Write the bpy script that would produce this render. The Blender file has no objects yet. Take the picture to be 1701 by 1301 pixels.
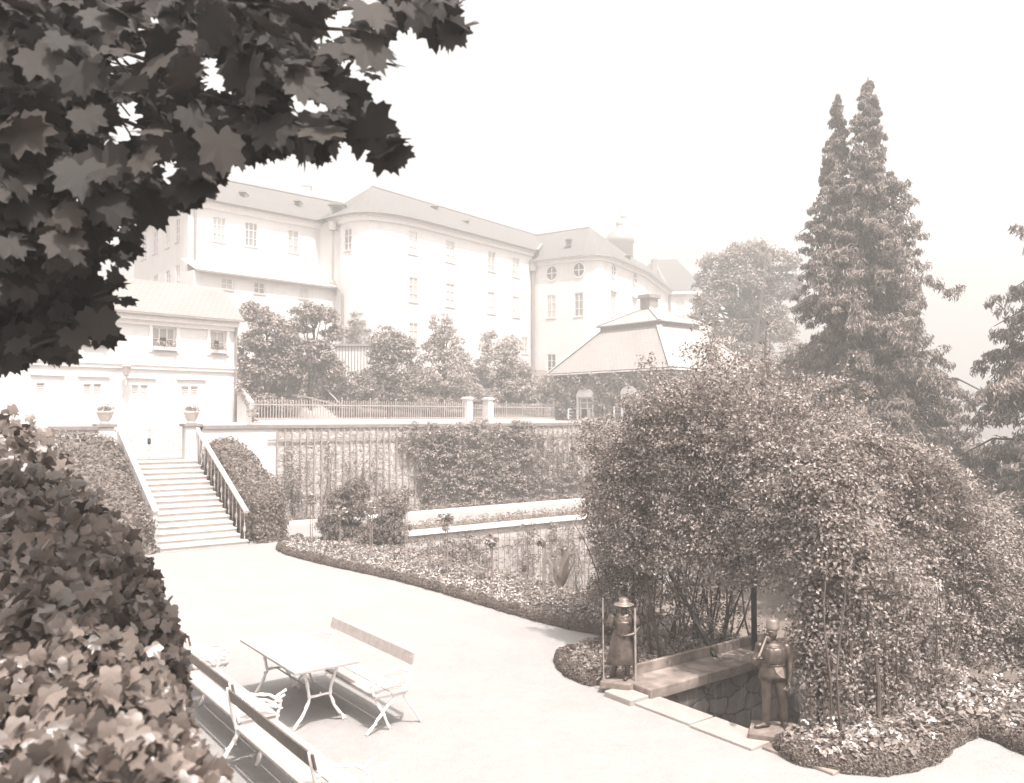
import bpy, math, random
import numpy as np
from mathutils import Vector, Matrix
from math import sin, cos, pi, radians, atan2, sqrt, hypot

C = bpy.context.scene.collection
SC = bpy.context.scene
rng = np.random.default_rng(11)
random.seed(5)

# ------------------------------------------------------------------ camera, sky, sun
FPX, CX, CY, EYE = 1400.0, 850.5, 650.5, 3.8
TH = math.atan(39.5/1400)
cam_d = bpy.data.cameras.new('camera'); cam = bpy.data.objects.new('camera', cam_d); C.objects.link(cam)
cam.location = (0, 0, EYE); cam.rotation_euler = (pi/2+TH, 0, 0)
cam_d.sensor_width = 36; cam_d.lens = FPX/1701*36; cam_d.clip_start = .05; cam_d.clip_end = 6000
cam_d.dof.use_dof = True; cam_d.dof.focus_distance = 22; cam_d.dof.aperture_fstop = 3.4
SC.camera = cam
SUN_EL = radians(63); SH = Vector((.42, -.907)).normalized()
w = bpy.data.worlds.new('World'); SC.world = w; w.use_nodes = True
nt = w.node_tree; nt.nodes.clear()
sky = nt.nodes.new('ShaderNodeTexSky'); sky.sky_type = 'NISHITA'; sky.sun_disc = False
sky.sun_elevation = SUN_EL; sky.sun_rotation = atan2(SH.x, SH.y); sky.dust_density = 6; sky.air_density = 1.0
hs = nt.nodes.new('ShaderNodeHueSaturation'); hs.inputs['Saturation'].default_value = .04
ml = nt.nodes.new('ShaderNodeMix'); ml.data_type = 'RGBA'; ml.blend_type = 'MULTIPLY'
ml.inputs[0].default_value = 1; ml.inputs[7].default_value = (1.0, .975, .945, 1)
bg = nt.nodes.new('ShaderNodeBackground'); bg.inputs[1].default_value = .13
ow = nt.nodes.new('ShaderNodeOutputWorld')
nt.links.new(sky.outputs[0], hs.inputs['Color']); nt.links.new(hs.outputs[0], ml.inputs[6])
nt.links.new(ml.outputs[2], bg.inputs[0]); nt.links.new(bg.outputs[0], ow.inputs[0])
sd = bpy.data.lights.new('sun', 'SUN'); sd.energy = 3.0; sd.angle = radians(.55); sd.color = (1, .958, .92)
sun = bpy.data.objects.new('sun', sd); C.objects.link(sun)
SDIR = Vector((SH.x*cos(SUN_EL), SH.y*cos(SUN_EL), sin(SUN_EL)))
sun.rotation_euler = SDIR.to_track_quat('Z', 'Y').to_euler()
SC.view_settings.view_transform = 'Standard'; SC.view_settings.look = 'None'
SC.view_settings.exposure = 1.5; SC.view_settings.gamma = 1
SC.render.engine = 'CYCLES'
SC.cycles.volume_bounces = 0

# ------------------------------------------------------------------ helpers
def ray(px, py):
    x, y = (px-CX)/FPX, -(py-CY)/FPX
    return Vector((x, cos(TH)-y*sin(TH), sin(TH)+y*cos(TH)))
def gz(px, py, z=0.0):
    r = ray(px, py); t = (z-EYE)/r.z; return Vector((r.x*t, r.y*t, z))
def gy(px, py, Y):
    r = ray(px, py); t = Y/r.y; return Vector((r.x*t, Y, EYE+r.z*t))
UA = Vector((.8, .6, 0)); VA = Vector((-.6, .8, 0)); RZ = atan2(.6, .8)
def W(a, b, z=0.0): return Vector((.8*a-.6*b, .6*a+.8*b, z))
def ab(p): return (.8*p.x+.6*p.y, -.6*p.x+.8*p.y)

def tag(o, label=None, cat=None, group=None, kind=None):
    if label: o['label'] = label
    if cat: o['category'] = cat
    if group: o['group'] = group
    if kind: o['kind'] = kind
    return o
def thing(name, label, cat, loc=(0, 0, 0), rotz=0, group=None, scale=1):
    o = bpy.data.objects.new(name, None); C.objects.link(o); o.empty_display_size = .2
    o.location = loc; o.rotation_euler = (0, 0, rotz); o.scale = (scale,)*3
    return tag(o, label, cat, group)
def copy_tree(o, parent=None):
    c = o.copy(); C.objects.link(c)
    if parent: c.parent = parent
    for ch in o.children: copy_tree(ch, c)
    return c

class MB:
    """collects vertices and faces; build() links them as one mesh object"""
    def __init__(s): s.v = []; s.f = []; s.big = []
    def add(s, vs, fs):
        n = len(s.v); s.v.extend([tuple(q) for q in vs]); s.f.extend([tuple(i+n for i in f) for f in fs]); return s
    def box(s, x0, x1, y0, y1, z0, z1):
        return s.add([(x0,y0,z0),(x1,y0,z0),(x1,y1,z0),(x0,y1,z0),(x0,y0,z1),(x1,y0,z1),(x1,y1,z1),(x0,y1,z1)],
              [(0,3,2,1),(4,5,6,7),(0,1,5,4),(1,2,6,5),(2,3,7,6),(3,0,4,7)])
    def ob(s, O, d, n, t0, t1, n0, n1, z0, z1):
        O = Vector(O); d = Vector((d[0], d[1], 0)); n = Vector((n[0], n[1], 0)); vs = []
        for z in (z0, z1):
            for t, q in ((t0, n0), (t1, n0), (t1, n1), (t0, n1)):
                p = O+d*t+n*q; vs.append((p.x, p.y, O.z+z))
        return s.add(vs, [(0,3,2,1),(4,5,6,7),(0,1,5,4),(1,2,6,5),(2,3,7,6),(3,0,4,7)])
    def bar(s, p, q, wd, th=None, up=(0, 0, 1)):
        p, q = Vector(p), Vector(q); th = th or wd; d = (q-p).normalized(); u = Vector(up)
        if abs(d.dot(u)) > .97: u = Vector((1, 0, 0))
        r = d.cross(u).normalized(); u = r.cross(d)
        vs = [e+r*a*wd/2+u*b*th/2 for e in (p, q) for a, b in ((-1,-1),(1,-1),(1,1),(-1,1))]
        return s.add(vs, [(0,1,2,3),(7,6,5,4),(0,4,5,1),(1,5,6,2),(2,6,7,3),(3,7,4,0)])
    def tube(s, pts, rad, n=8, sq=1.0):
        pts = [Vector(p) for p in pts]; k = len(pts)
        if not hasattr(rad, '__len__'): rad = [rad]*k
        vs = []; ref = Vector((.13, .21, 1))
        d0 = (pts[-1]-pts[0]).normalized()
        if abs(d0.dot(ref.normalized())) > .85: ref = Vector((1, .17, .1))
        for i, p in enumerate(pts):
            d = (pts[min(i+1, k-1)]-pts[max(i-1, 0)]).normalized()
            r = d.cross(ref).normalized(); u = r.cross(d)
            for j in range(n):
                a = 2*pi*j/n; vs.append(p+r*cos(a)*rad[i]+u*sin(a)*rad[i]*sq)
        fs = [(i*n+j, i*n+(j+1) % n, (i+1)*n+(j+1) % n, (i+1)*n+j) for i in range(k-1) for j in range(n)]
        fs += [tuple(range(n))[::-1], tuple(range((k-1)*n, k*n))]
        return s.add(vs, fs)
    def lathe(s, prof, n=20, c=(0, 0, 0), sx=1, sy=1, mod=None):
        vs = []; k = len(prof)
        for i, (r, z) in enumerate(prof):
            for j in range(n):
                a = 2*pi*j/n; rr = r*(mod(a, i/(k-1)) if mod else 1)
                vs.append((c[0]+rr*cos(a)*sx, c[1]+rr*sin(a)*sy, c[2]+z))
        fs = [(i*n+j, i*n+(j+1) % n, (i+1)*n+(j+1) % n, (i+1)*n+j) for i in range(k-1) for j in range(n)]
        fs += [tuple(range(n))[::-1], tuple(range((k-1)*n, k*n))]
        return s.add(vs, fs)
    def ball(s, c, rx, ry=None, rz=None, n=12, m=8):
        ry = ry or rx; rz = rz or rx
        return s.lathe([(max(.02, sin(pi*i/m)), -cos(pi*i/m)) for i in range(m+1)], n) if False else s._ball(c, rx, ry, rz, n, m)
    def _ball(s, c, rx, ry, rz, n, m):
        vs = []; 
        for i in range(m+1):
            t = pi*i/m; r = max(.03, sin(t))
            for j in range(n):
                a = 2*pi*j/n; vs.append((c[0]+rx*r*cos(a), c[1]+ry*r*sin(a), c[2]-rz*cos(t)))
        fs = [(i*n+j, i*n+(j+1) % n, (i+1)*n+(j+1) % n, (i+1)*n+j) for i in range(m) for j in range(n)]
        fs += [tuple(range(n))[::-1], tuple(range(m*n, (m+1)*n))]
        return s.add(vs, fs)
    def prism(s, poly, z0, z1):
        n = len(poly)
        vs = [(p[0], p[1], z0) for p in poly]+[(p[0], p[1], z1) for p in poly]
        return s.add(vs, [tuple(range(n))[::-1], tuple(range(n, 2*n))]+[(i, (i+1) % n, n+(i+1) % n, n+i) for i in range(n)])
    def leaves(s, cloud): s.big.append(cloud); return s
    def build(s, name, mat, parent=None, loc=None, rotz=0, smooth=False, bevel=0, world=False):
        me = bpy.data.meshes.new(name)
        if s.big:
            vs = []; fs = []; n = 0
            if s.v: vs.append(np.array(s.v, dtype=float)); fs += [list(f) for f in s.f]; n = len(s.v)
            for (V, F) in s.big:
                vs.append(V); fs += (F+n).tolist(); n += len(V)
            V = np.concatenate(vs)
        else: V = np.array([tuple(q) for q in s.v], dtype=float); fs = s.f
        off = None
        if loc is not None and world: off = Vector(loc)
        if parent is not None and world: off = Vector(parent.location)
        if off is not None: V = V-np.array(off)
        me.from_pydata(V.tolist(), [], fs); me.update()
        if smooth: me.polygons.foreach_set('use_smooth', [True]*len(me.polygons))
        o = bpy.data.objects.new(name, me); C.objects.link(o); me.materials.append(mat)
        if parent is not None: o.parent = parent
        elif loc is not None: o.location = loc; o.rotation_euler = (0, 0, rotz)
        if bevel:
            m = o.modifiers.new('b', 'BEVEL'); m.width = bevel; m.segments = 2; m.limit_method = 'ANGLE'; m.angle_limit = radians(40)
        return o

# ---- leaves
def outline(rs, bend=.12):
    n = len(rs); vs = [(0, 0, 0)]
    for i, (a, r) in enumerate(rs):
        x, y = r*cos(radians(a)), r*sin(radians(a)); vs.append((x, y, -bend*(x*x+y*y)))
    return np.array(vs), np.array([(0, i, i+1) for i in range(1, n)]+[(0, n, 1)])
SMALL = (np.array([(0,0,0),(.5,.3,.08),(1,0,-.05),(.5,-.3,.08)])-np.array([.5,0,0]), np.array([(0,2,1),(0,3,2)]))
LONG = (np.array([(0,0,0),(.5,.14,.04),(1,0,-.12),(.5,-.14,.04)])-np.array([.5,0,0]), np.array([(0,2,1),(0,3,2)]))
MAPLE = outline([(0,.66),(7,.52),(14,.56),(20,.47),(30,.44),(38,.56),(44,.64),(52,.53),(58,.55),(68,.40),(80,.42),(92,.52),(102,.44),(112,.46),(124,.34),(145,.40),(160,.26),(175,.12),(185,.12),
                 (200,.26),(215,.40),(236,.34),(248,.46),(258,.44),(268,.52),(280,.42),(292,.40),(302,.55),(308,.53),(316,.64),(322,.56),(330,.44),(340,.47),(346,.56),(353,.52)], .25)
IVY = outline([(0,.64),(12,.50),(26,.42),(38,.42),(50,.50),(60,.48),(74,.38),(90,.36),(108,.40),(128,.42),(150,.34),(170,.20),(190,.20),(210,.34),(232,.42),(252,.40),(270,.36),(286,.38),(300,.48),(310,.50),(322,.42),(334,.42),(348,.50)], .55)
IVY[0][:, 2] += np.abs(IVY[0][:, 1])*.22
MAPLE[0][:, 2] += np.abs(MAPLE[0][:, 1])*.15
def norm(a): return a/np.maximum(1e-9, np.linalg.norm(a, axis=1, keepdims=True))
def leafset(P, N, size, T=SMALL, jit=.6, droop=None):
    """one leaf of template T at every row of P, facing roughly N"""
    n = len(P); N = norm(N+rng.normal(0, jit, (n, 3)))
    R = rng.normal(0, 1, (n, 3))
    if droop is not None: R = R*.35+np.array(droop)
    X = norm(R-(R*N).sum(1, keepdims=True)*N); Y = np.cross(N, X)
    s = (size*rng.uniform(.65, 1.3, n))[:, None, None]
    tv = T[0]; V = P[:, None, :]+s*(X[:, None, :]*tv[None, :, 0:1]+Y[:, None, :]*tv[None, :, 1:2]+N[:, None, :]*tv[None, :, 2:3])
    k = len(tv); F = T[1][None]+(np.arange(n)*k)[:, None, None]
    return V.reshape(-1, 3), F.reshape(-1, 3)
def clumps(Cn, R, per, size, T=SMALL, jit=.5, flat=.75, up=.35, droop=None):
    """leafy clumps: leaves on small bumpy shells round every centre"""
    Cn = np.asarray(Cn, float); n = len(Cn)
    R = np.broadcast_to(np.asarray(R, float), (n,))*rng.uniform(.7, 1.3, n)
    D = norm(rng.normal(0, 1, (n*per, 3))); D[:, 2] = np.where(D[:, 2] < -.4, -D[:, 2], D[:, 2])
    c = np.repeat(Cn, per, 0); r = np.repeat(R, per)[:, None]*rng.uniform(.45, 1.05, (n*per, 1))
    P = c+D*r*np.array([1, 1, flat])
    return leafset(P, D+np.array([0, 0, up]), size, T, jit, droop)
def ell(c, r, n, fill=.35, zmin=-1):
    D = norm(rng.normal(0, 1, (n*2, 3))); D = D[D[:, 2] > zmin][:n]
    k = rng.uniform(fill, 1, (len(D), 1))**.5
    return np.asarray(c)+D*k*np.asarray(r)
def jitter_path(p, q, k, amp):
    p, q = Vector(p), Vector(q)
    return [p.lerp(q, i/(k-1))+(Vector(rng.normal(0, amp, 3)) if 0 < i < k-1 else Vector((0, 0, 0))) for i in range(k)]

# ---- materials
def newmat(name):
    m = bpy.data.materials.new(name); m.use_nodes = True; t = m.node_tree
    return m, t, t.nodes['Principled BSDF'], t.nodes['Material Output']
def N_(t, kind, **kw):
    n = t.nodes.new(kind)
    for k, v in kw.items(): setattr(n, k, v)
    return n
def ramp(t, fac, c1, c2, p1=.3, p2=.7):
    r = N_(t, 'ShaderNodeValToRGB'); e = r.color_ramp.elements
    e[0].position = p1; e[1].position = p2; e[0].color = (*c1, 1); e[1].color = (*c2, 1)
    t.links.new(fac, r.inputs[0]); return r.outputs[0]
def mixc(t, fac, a, b, mode='MIX'):
    m = N_(t, 'ShaderNodeMix', data_type='RGBA', blend_type=mode)
    for s, q in ((0, fac), (6, a), (7, b)):
        if hasattr(q, 'is_linked') or hasattr(q, 'links'): t.links.new(q, m.inputs[s])
        else: m.inputs[s].default_value = q if s == 0 else (*q, 1)
    return m.outputs[2]
def noise(t, scale, detail=4, rough=.6, vec=None, coord='Object'):
    n = N_(t, 'ShaderNodeTexNoise'); n.inputs['Scale'].default_value = scale; n.inputs['Detail'].default_value = detail
    n.inputs['Roughness'].default_value = rough
    if vec is None: tc = N_(t, 'ShaderNodeTexCoord'); vec = tc.outputs[coord]
    t.links.new(vec, n.inputs['Vector']); return n.outputs[0]
def bump(t, h, bs, strength=.3, dist=.02):
    b = N_(t, 'ShaderNodeBump'); b.inputs['Strength'].default_value = strength; b.inputs['Distance'].default_value = dist
    t.links.new(h, b.inputs['Height']); t.links.new(b.outputs[0], bs.inputs['Normal'])
def sep(v): return (v, v*min(.94, .745+.22*v), v*min(.90, .61+.36*v))          # browned tone of the print
def tone(v, k=.5): return (v, v*(1-.2*k), v*(1-.28*k))
def plain(name, c, c2=None, rough=.7, sc=6, bs=.25, bd=.01, metal=0, detail=5):
    m, t, b, o = newmat(name); c2 = c2 or tuple(x*.82 for x in c)
    n = noise(t, sc, detail); t.links.new(ramp(t, n, c2, c), b.inputs['Base Color'])
    b.inputs['Roughness'].default_value = rough; b.inputs['Metallic'].default_value = metal
    if bs: bump(t, noise(t, sc*6, 4), b, bs, bd)
    return m
def leafmat(name, c1, c2, trans=.35, rough=.5, sc=1.6):
    m, t, b, o = newmat(name)
    g = N_(t, 'ShaderNodeNewGeometry'); n = noise(t, sc, 2)
    a = N_(t, 'ShaderNodeMath', operation='MULTIPLY_ADD'); t.links.new(g.outputs['Random Per Island'], a.inputs[0]); a.inputs[1].default_value = .55
    s2 = N_(t, 'ShaderNodeMath', operation='MULTIPLY'); t.links.new(n, s2.inputs[0]); s2.inputs[1].default_value = .62
    t.links.new(s2.outputs[0], a.inputs[2])
    col = ramp(t, a.outputs[0], c1, c2, .15, .9)
    t.links.new(col, b.inputs['Base Color']); b.inputs['Roughness'].default_value = rough
    tr = N_(t, 'ShaderNodeBsdfTranslucent'); t.links.new(col, tr.inputs[0])
    mx = N_(t, 'ShaderNodeMixShader'); mx.inputs[0].default_value = trans
    t.links.new(b.outputs[0], mx.inputs[1]); t.links.new(tr.outputs[0], mx.inputs[2]); t.links.new(mx.outputs[0], o.inputs[0])
    return m
def stucco(name, v=.82, stain=.93, sc=.35):
    m, t, b, o = newmat(name)
    n = noise(t, sc, 8, .65); mp = N_(t, 'ShaderNodeMapping'); tc = N_(t, 'ShaderNodeTexCoord')
    mp.inputs['Scale'].default_value = (1.4, 1.4, .12); t.links.new(tc.outputs['Object'], mp.inputs[0])
    st = noise(t, 1.2, 6, .6, mp.outputs[0])
    c = ramp(t, n, tone(v*stain, .35), tone(v, .18), .35, .6)
    c = mixc(t, .28, c, ramp(t, st, tone(v*.8, .4), tone(v, .18), .35, .55))
    t.links.new(c, b.inputs['Base Color']); b.inputs['Roughness'].default_value = .9
    bump(t, noise(t, 14, 6), b, .3, .015); return m
def rubble(name, c1, c2, cm, sc=3.2, stain=None, strength=.9, edge=.05):
    m, t, b, o = newmat(name)
    tc = N_(t, 'ShaderNodeTexCoord'); mp = N_(t, 'ShaderNodeMapping'); mp.inputs['Scale'].default_value = (1, 1, 1.7)
    t.links.new(tc.outputs['Object'], mp.inputs[0])
    wn = N_(t, 'ShaderNodeTexNoise'); wn.inputs['Scale'].default_value = 2.5; t.links.new(mp.outputs[0], wn.inputs['Vector'])
    ad = N_(t, 'ShaderNodeVectorMath', operation='MULTIPLY_ADD'); t.links.new(wn.outputs[1], ad.inputs[0])
    ad.inputs[1].default_value = (.35, .35, .35); t.links.new(mp.outputs[0], ad.inputs[2])
    v = N_(t, 'ShaderNodeTexVoronoi', feature='DISTANCE_TO_EDGE'); v.inputs['Scale'].default_value = sc; t.links.new(ad.outputs[0], v.inputs['Vector'])
    v2 = N_(t, 'ShaderNodeTexVoronoi'); v2.inputs['Scale'].default_value = sc; t.links.new(ad.outputs[0], v2.inputs['Vector'])
    bw = N_(t, 'ShaderNodeRGBToBW'); t.links.new(v2.outputs['Color'], bw.inputs[0])
    st = ramp(t, bw.outputs[0], c1, c2, .25, .75)
    e = ramp(t, v.outputs[0], (0, 0, 0), (1, 1, 1), edge*.3, edge)
    c = mixc(t, e, cm, st); c = mixc(t, .35, c, ramp(t, noise(t, 9, 8), c1, c2, .35, .65))
    if stain:
        mp2 = N_(t, 'ShaderNodeMapping'); mp2.inputs['Scale'].default_value = (2.4, 2.4, .5); t.links.new(tc.outputs['Object'], mp2.inputs[0])
        c = mixc(t, ramp(t, noise(t, 2.2, 6, .7, mp2.outputs[0]), (0, 0, 0), (.8, .8, .8), .5, .62), c, stain)
    t.links.new(c, b.inputs['Base Color']); b.inputs['Roughness'].default_value = .95
    bump(t, e, b, strength, .04); return m
def roofmat(name, v, ang, course=.42, wid=.7, dark=.42):
    m, t, b, o = newmat(name)
    g = N_(t, 'ShaderNodeTexCoord'); vr = N_(t, 'ShaderNodeVectorRotate', rotation_type='Z_AXIS'); vr.inputs['Angle'].default_value = -ang
    t.links.new(g.outputs['Object'], vr.inputs[0])
    sx = N_(t, 'ShaderNodeSeparateXYZ'); t.links.new(vr.outputs[0], sx.inputs[0])
    cb = N_(t, 'ShaderNodeCombineXYZ'); t.links.new(sx.outputs[0], cb.inputs[0])
    mm = N_(t, 'ShaderNodeMath', operation='MULTIPLY'); t.links.new(sx.outputs[2], mm.inputs[0]); mm.inputs[1].default_value = 1.7
    t.links.new(mm.outputs[0], cb.inputs[1])
    br = N_(t, 'ShaderNodeTexBrick'); t.links.new(cb.outputs[0], br.inputs[0]); br.inputs['Scale'].default_value = 1
    br.inputs['Brick Width'].default_value = wid; br.inputs['Row Height'].default_value = course; br.inputs['Mortar Size'].default_value = .03
    br.inputs['Color1'].default_value = (*tone(v, .45), 1); br.inputs['Color2'].default_value = (*tone(v*.84, .55), 1); br.inputs['Mortar'].default_value = (*tone(v*dark, .7), 1)
    c = mixc(t, .35, br.outputs[0], ramp(t, noise(t, .6, 8, .7), tone(v*.75, .6), tone(v*1.08, .4), .35, .65))
    t.links.new(c, b.inputs['Base Color']); b.inputs['Roughness'].default_value = .85
    bump(t, br.outputs['Fac'], b, -.5, .03); return m
M = {}
def gravel():
    m, t, b, o = newmat('gravel')
    n1 = noise(t, .45, 6, .65); n2 = noise(t, 45, 3, .7); n3 = noise(t, 7, 6, .7)
    c = ramp(t, n1, tone(.25, .35), tone(.28, .3), .3, .65)
    c = mixc(t, .30, c, ramp(t, n2, tone(.15, .6), tone(.40, .25), .35, .6))
    c = mixc(t, .20, c, ramp(t, n3, tone(.20, .4), tone(.32, .3), .38, .6))
    c = mixc(t, .12, c, ramp(t, noise(t, 1.1, 8, .75), tone(.17, .5), tone(.36, .3), .40, .60))
    v = N_(t, 'ShaderNodeTexVoronoi'); v.inputs['Scale'].default_value = 3.2; tc = N_(t, 'ShaderNodeTexCoord'); t.links.new(tc.outputs['Object'], v.inputs['Vector'])
    c = mixc(t, ramp(t, v.outputs['Distance'], (.55,)*3, (0,)*3, .025, .05), c, tone(.16, .8))
    t.links.new(c, b.inputs['Base Color']); b.inputs['Roughness'].default_value = .97
    bump(t, n2, b, .7, .012); return m
M['gravel'] = gravel()
M['soil'] = plain('soil', sep(.22), sep(.12), .95, 9, .8, .03)
M['grass'] = plain('grass', sep(.20), sep(.13), .95, 3, .8, .03)
M['white'] = stucco('white_stucco', .62)
M['house'] = stucco('house_stucco', .60, .96)
M['stone'] = plain('pale_stone', tone(.48, .4), tone(.36, .5), .9, 5, .4, .008)
M['capstone'] = plain('cap_stone', tone(.26, .6), tone(.18, .8), .9, 5, .4, .008)
M['step'] = plain('step_stone', tone(.54, .4), tone(.42, .5), .9, 3.5, .35, .006)
M['wallstone'] = rubble('terrace_rubble', tone(.38, .6), tone(.54, .4), tone(.30, .7), 4.6, None, .8, .07)
M['lowstone'] = rubble('lower_rubble', tone(.40, .5), tone(.56, .35), tone(.28, .6), 2.2, None, .5, .04)
M['pit'] = rubble('pit_rubble', sep(.26), sep(.70), sep(.12), 2.4, sep(.85), .9, .05)
M['kerb'] = plain('weathered_dappled_coping', sep(.34), sep(.10), .95, 3.2, .6, .012, detail=8)  # dark mottle mixes stains with the arbour's dappled shade, put into the colour
M['slabs'] = plain('slab_stone', tone(.34, .5), tone(.28, .8), .95, 2.6, .5, .01, detail=8)
M['wood'] = plain('trellis_wood', tone(.34, .8), tone(.22, .9), .85, 8, .3, .004)
M['bench_wood'] = plain('bench_wood', tone(.40, .6), tone(.30, .8), .6, 14, .25, .003)
M['bench_pale'] = plain('pale_plank', tone(.38, .45), tone(.30, .6), .6, 14, .25, .003)
M['bench_dark'] = plain('dark_plank', sep(.17), sep(.09), .5, 14, .25, .003)  # darker than the other bench planks
M['iron_white'] = plain('white_cast_iron', tone(.82, .25), tone(.70, .35), .5, 22, .4, .004)
M['iron'] = plain('dark_iron', sep(.03), sep(.02), .6, 9, .3, .003)
M['rail_iron'] = plain('pale_painted_rail', tone(.40, .6), tone(.3, .7), .6, 9, .2, .003)
M['bronze'] = plain('bronze', sep(.15), sep(.05), .42, 7, .35, .006, .55)
M['bronze_light'] = plain('bronze_worn', sep(.32), sep(.2), .38, 7, .35, .006, .45)
M['statue_base'] = plain('statue_plinth', sep(.24), sep(.12), .9, 7, .4, .01)
M['roof'] = roofmat('roof_tiles', .135, RZ+radians(9))
M['roof2'] = roofmat('roof_tiles_cross', .135, RZ+radians(99))
M['proof'] = roofmat('pavilion_slates', .33, radians(-51), .32, .36, .6)
M['proof_lit'] = roofmat('pavilion_slates_cross_lit', .38, radians(39.9), .32, .36, .6)  # courses turned; lighter tone puts sunlight on the right face into the colour
M['hroof'] = roofmat('house_slates', .26, radians(46), .26, .3, .6)
M['frame'] = plain('window_paint', tone(.70, .3), tone(.6, .35), .6, 5, 0)
M['gutter'] = plain('zinc', tone(.28, .6), tone(.2, .7), .5, 3, 0)
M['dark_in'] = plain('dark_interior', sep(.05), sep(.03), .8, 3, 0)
M['curtain'] = plain('curtain', tone(.62, .4), tone(.5, .5), .9, 3, 0)
def glass(name, c):
    m, t, b, o = newmat(name)
    t.links.new(ramp(t, noise(t, .9, 3), tone(c*.8, .5), tone(c, .4)), b.inputs['Base Color'])
    b.inputs['Roughness'].default_value = .08; b.inputs['Specular IOR Level'].default_value = .9; return m
M['glass'] = glass('glass_pale', .42); M['glass_dark'] = glass('glass_dark', .08); M['glass_b'] = glass('glass_mid', .25); M['glass_c'] = glass('glass_dim', .5)
M['ivy'] = leafmat('ivy_leaf', sep(.02), sep(.22), .18, .33)
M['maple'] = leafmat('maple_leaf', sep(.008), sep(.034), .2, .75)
M['hedge'] = leafmat('hedge_leaf', sep(.09), sep(.30), .3, .5)
M['box'] = leafmat('box_leaf', sep(.07), sep(.26), .25, .5)
M['rose'] = leafmat('rose_leaf', sep(.035), sep(.42), .28, .42)
M['tree'] = leafmat('tree_leaf', sep(.09), sep(.46), .35, .5)
M['tree_hazed'] = leafmat('tree_leaf_hazed', sep(.16), sep(.58), .4, .5)  # paler copy of the tree leaf, distance haze put into the colour
M['conifer'] = leafmat('conifer_needles', sep(.05), sep(.40), .3, .6)
M['vine'] = leafmat('vine_leaf', sep(.12), sep(.48), .35, .5)
M['creeper'] = leafmat('creeper_leaf', sep(.08), sep(.46), .3, .5)
M['bedleaf'] = leafmat('bedding_leaf', sep(.08), sep(.40), .3, .5)
M['flower'] = leafmat('pale_flower', tone(.55, .5), tone(.85, .2), .3, .6)
M['canna'] = leafmat('canna_leaf', sep(.14), sep(.42), .35, .35)
M['bark'] = plain('bark', sep(.13), sep(.07), .95, 7, .8, .02)
M['stem'] = plain('pale_stem', sep(.26), sep(.15), .9, 9, .4, .005)
M['pot'] = plain('clay_pot', tone(.66, .5), tone(.52, .6), .85, 7, .3, .005)

# ------------------------------------------------------------------ ground
def ab_rects(name, rects, z0, z1, mat):
    m = MB()
    for a0, a1, b0, b1 in rects:
        vs = [W(a, b, z) for z in (z0, z1) for a, b in ((a0, b0), (a1, b0), (a1, b1), (a0, b1))]
        m.add(vs, [(0,3,2,1),(4,5,6,7),(0,1,5,4),(1,2,6,5),(2,3,7,6),(3,0,4,7)])
    return tag(m.build(name, mat), kind='structure')
g = MB(); g.add([(-1000,-1000,-3),(1000,-1000,-3),(1000,1000,-3),(-1000,1000,-3)], [(0,1,2,3)])
tag(g.build('ground', M['grass']), kind='structure')
AE = 11.7                      # edge of the drop to the sunken garden
ab_rects('courtyard', [(-45, 8.4, -40, 29.3), (8.4, AE, 8.03, 29.3), (8.4, AE, -40, 5.75), (AE, 60, 23.6, 29.3), (AE, 34, -40, 5.2)], -2.99, 0, M['gravel'])
ab_rects('terrace', [(-70, 5.9, 29.72, 62), (11.2, 110, 29.72, 62), (8.75, 11.2, 29.72, 29.9), (5.9, 11.2, 33.4, 62)], -2.98, 3.45, M['gravel'])
ab_rects('gate_passage', [(5.9, 11.2, 29.91, 33.4)], 1, 2.30, M['gravel'])
h = MB()                       # hill that carries the palace
hp = [(-70, 50, 3.3), (110, 50, 3.3), (110, 58, 4.4), (-70, 58, 4.4), (-70, 72, 8.5), (110, 72, 8.5), (110, 190, 9.0), (-70, 190, 9.0)]
h.add([W(a+8, b-4, z) for a, b, z in hp], [(0,1,2,3),(3,2,5,4),(4,5,6,7)])
tag(h.build('hill', M['grass']), kind='structure')
# soil of the beds: sheets a few mm above the gravel
def pxpoly(pts, z=0.0): return [gz(x, y, z) for x, y in pts]
def sheet(name, pts, z, mat, kind='structure'):
    m = MB(); m.add([(p[0], p[1], z) for p in pts], [tuple(range(len(pts)))]); return tag(m.build(name, mat), kind=kind)
EDGE1 = [gz(x, y) for x, y in ((500,897),(474,903),(463,912),(480,922),(560,942),(640,958),(720,979),(800,1003),(880,1027),(950,1045),(1012,1056))]
EDGE2 = [gz(x, y) for x, y in ((1015,1078),(980,1080),(945,1090),(932,1102),(940,1116),(965,1130),(990,1139))]
bed1 = [tuple(p) for p in EDGE1]+[tuple(W(AE-.05, 11.0)), tuple(W(AE-.05, 22.9))]
sheet('bed_soil', bed1, .02, M['soil'])
bed2 = [tuple(p) for p in EDGE2]+[tuple(W(8.75, 8.50)), tuple(W(AE-.05, 8.50)), tuple(W(AE-.05, 10.2))]
sheet('bed_soil', bed2, .024, M['soil'])
EDGE3 = [gz(x, y) for x, y in ((1302,1243),(1318,1262),(1370,1276),(1440,1283),(1500,1280),(1545,1262),(1580,1233),(1612,1216),(1650,1226),(1700,1246),(1760,1274))]
bed3 = [tuple(p) for p in EDGE3]+[tuple(W(15, 3.4)), tuple(W(15.5, 5.15)), tuple(W(12.3, 5.15)), tuple(W(11.95, 5.7)), tuple(W(8.6, 5.7))]
sheet('bed_soil', bed3, .028, M['soil'])
bed4 = [tuple(W(a, b)) for a, b in ((11.2, 28.1), (44, 28.1), (44, 29.2), (11.2, 29.2))]
sheet('bed_soil', bed4, .02, M['soil'])
bed5 = [tuple(W(a, b)) for a, b in ((12.4, 24.1), (44, 24.1), (44, 25.3), (12.4, 25.3))]
sheet('bed_soil', bed5, .024, M['soil'])

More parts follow.
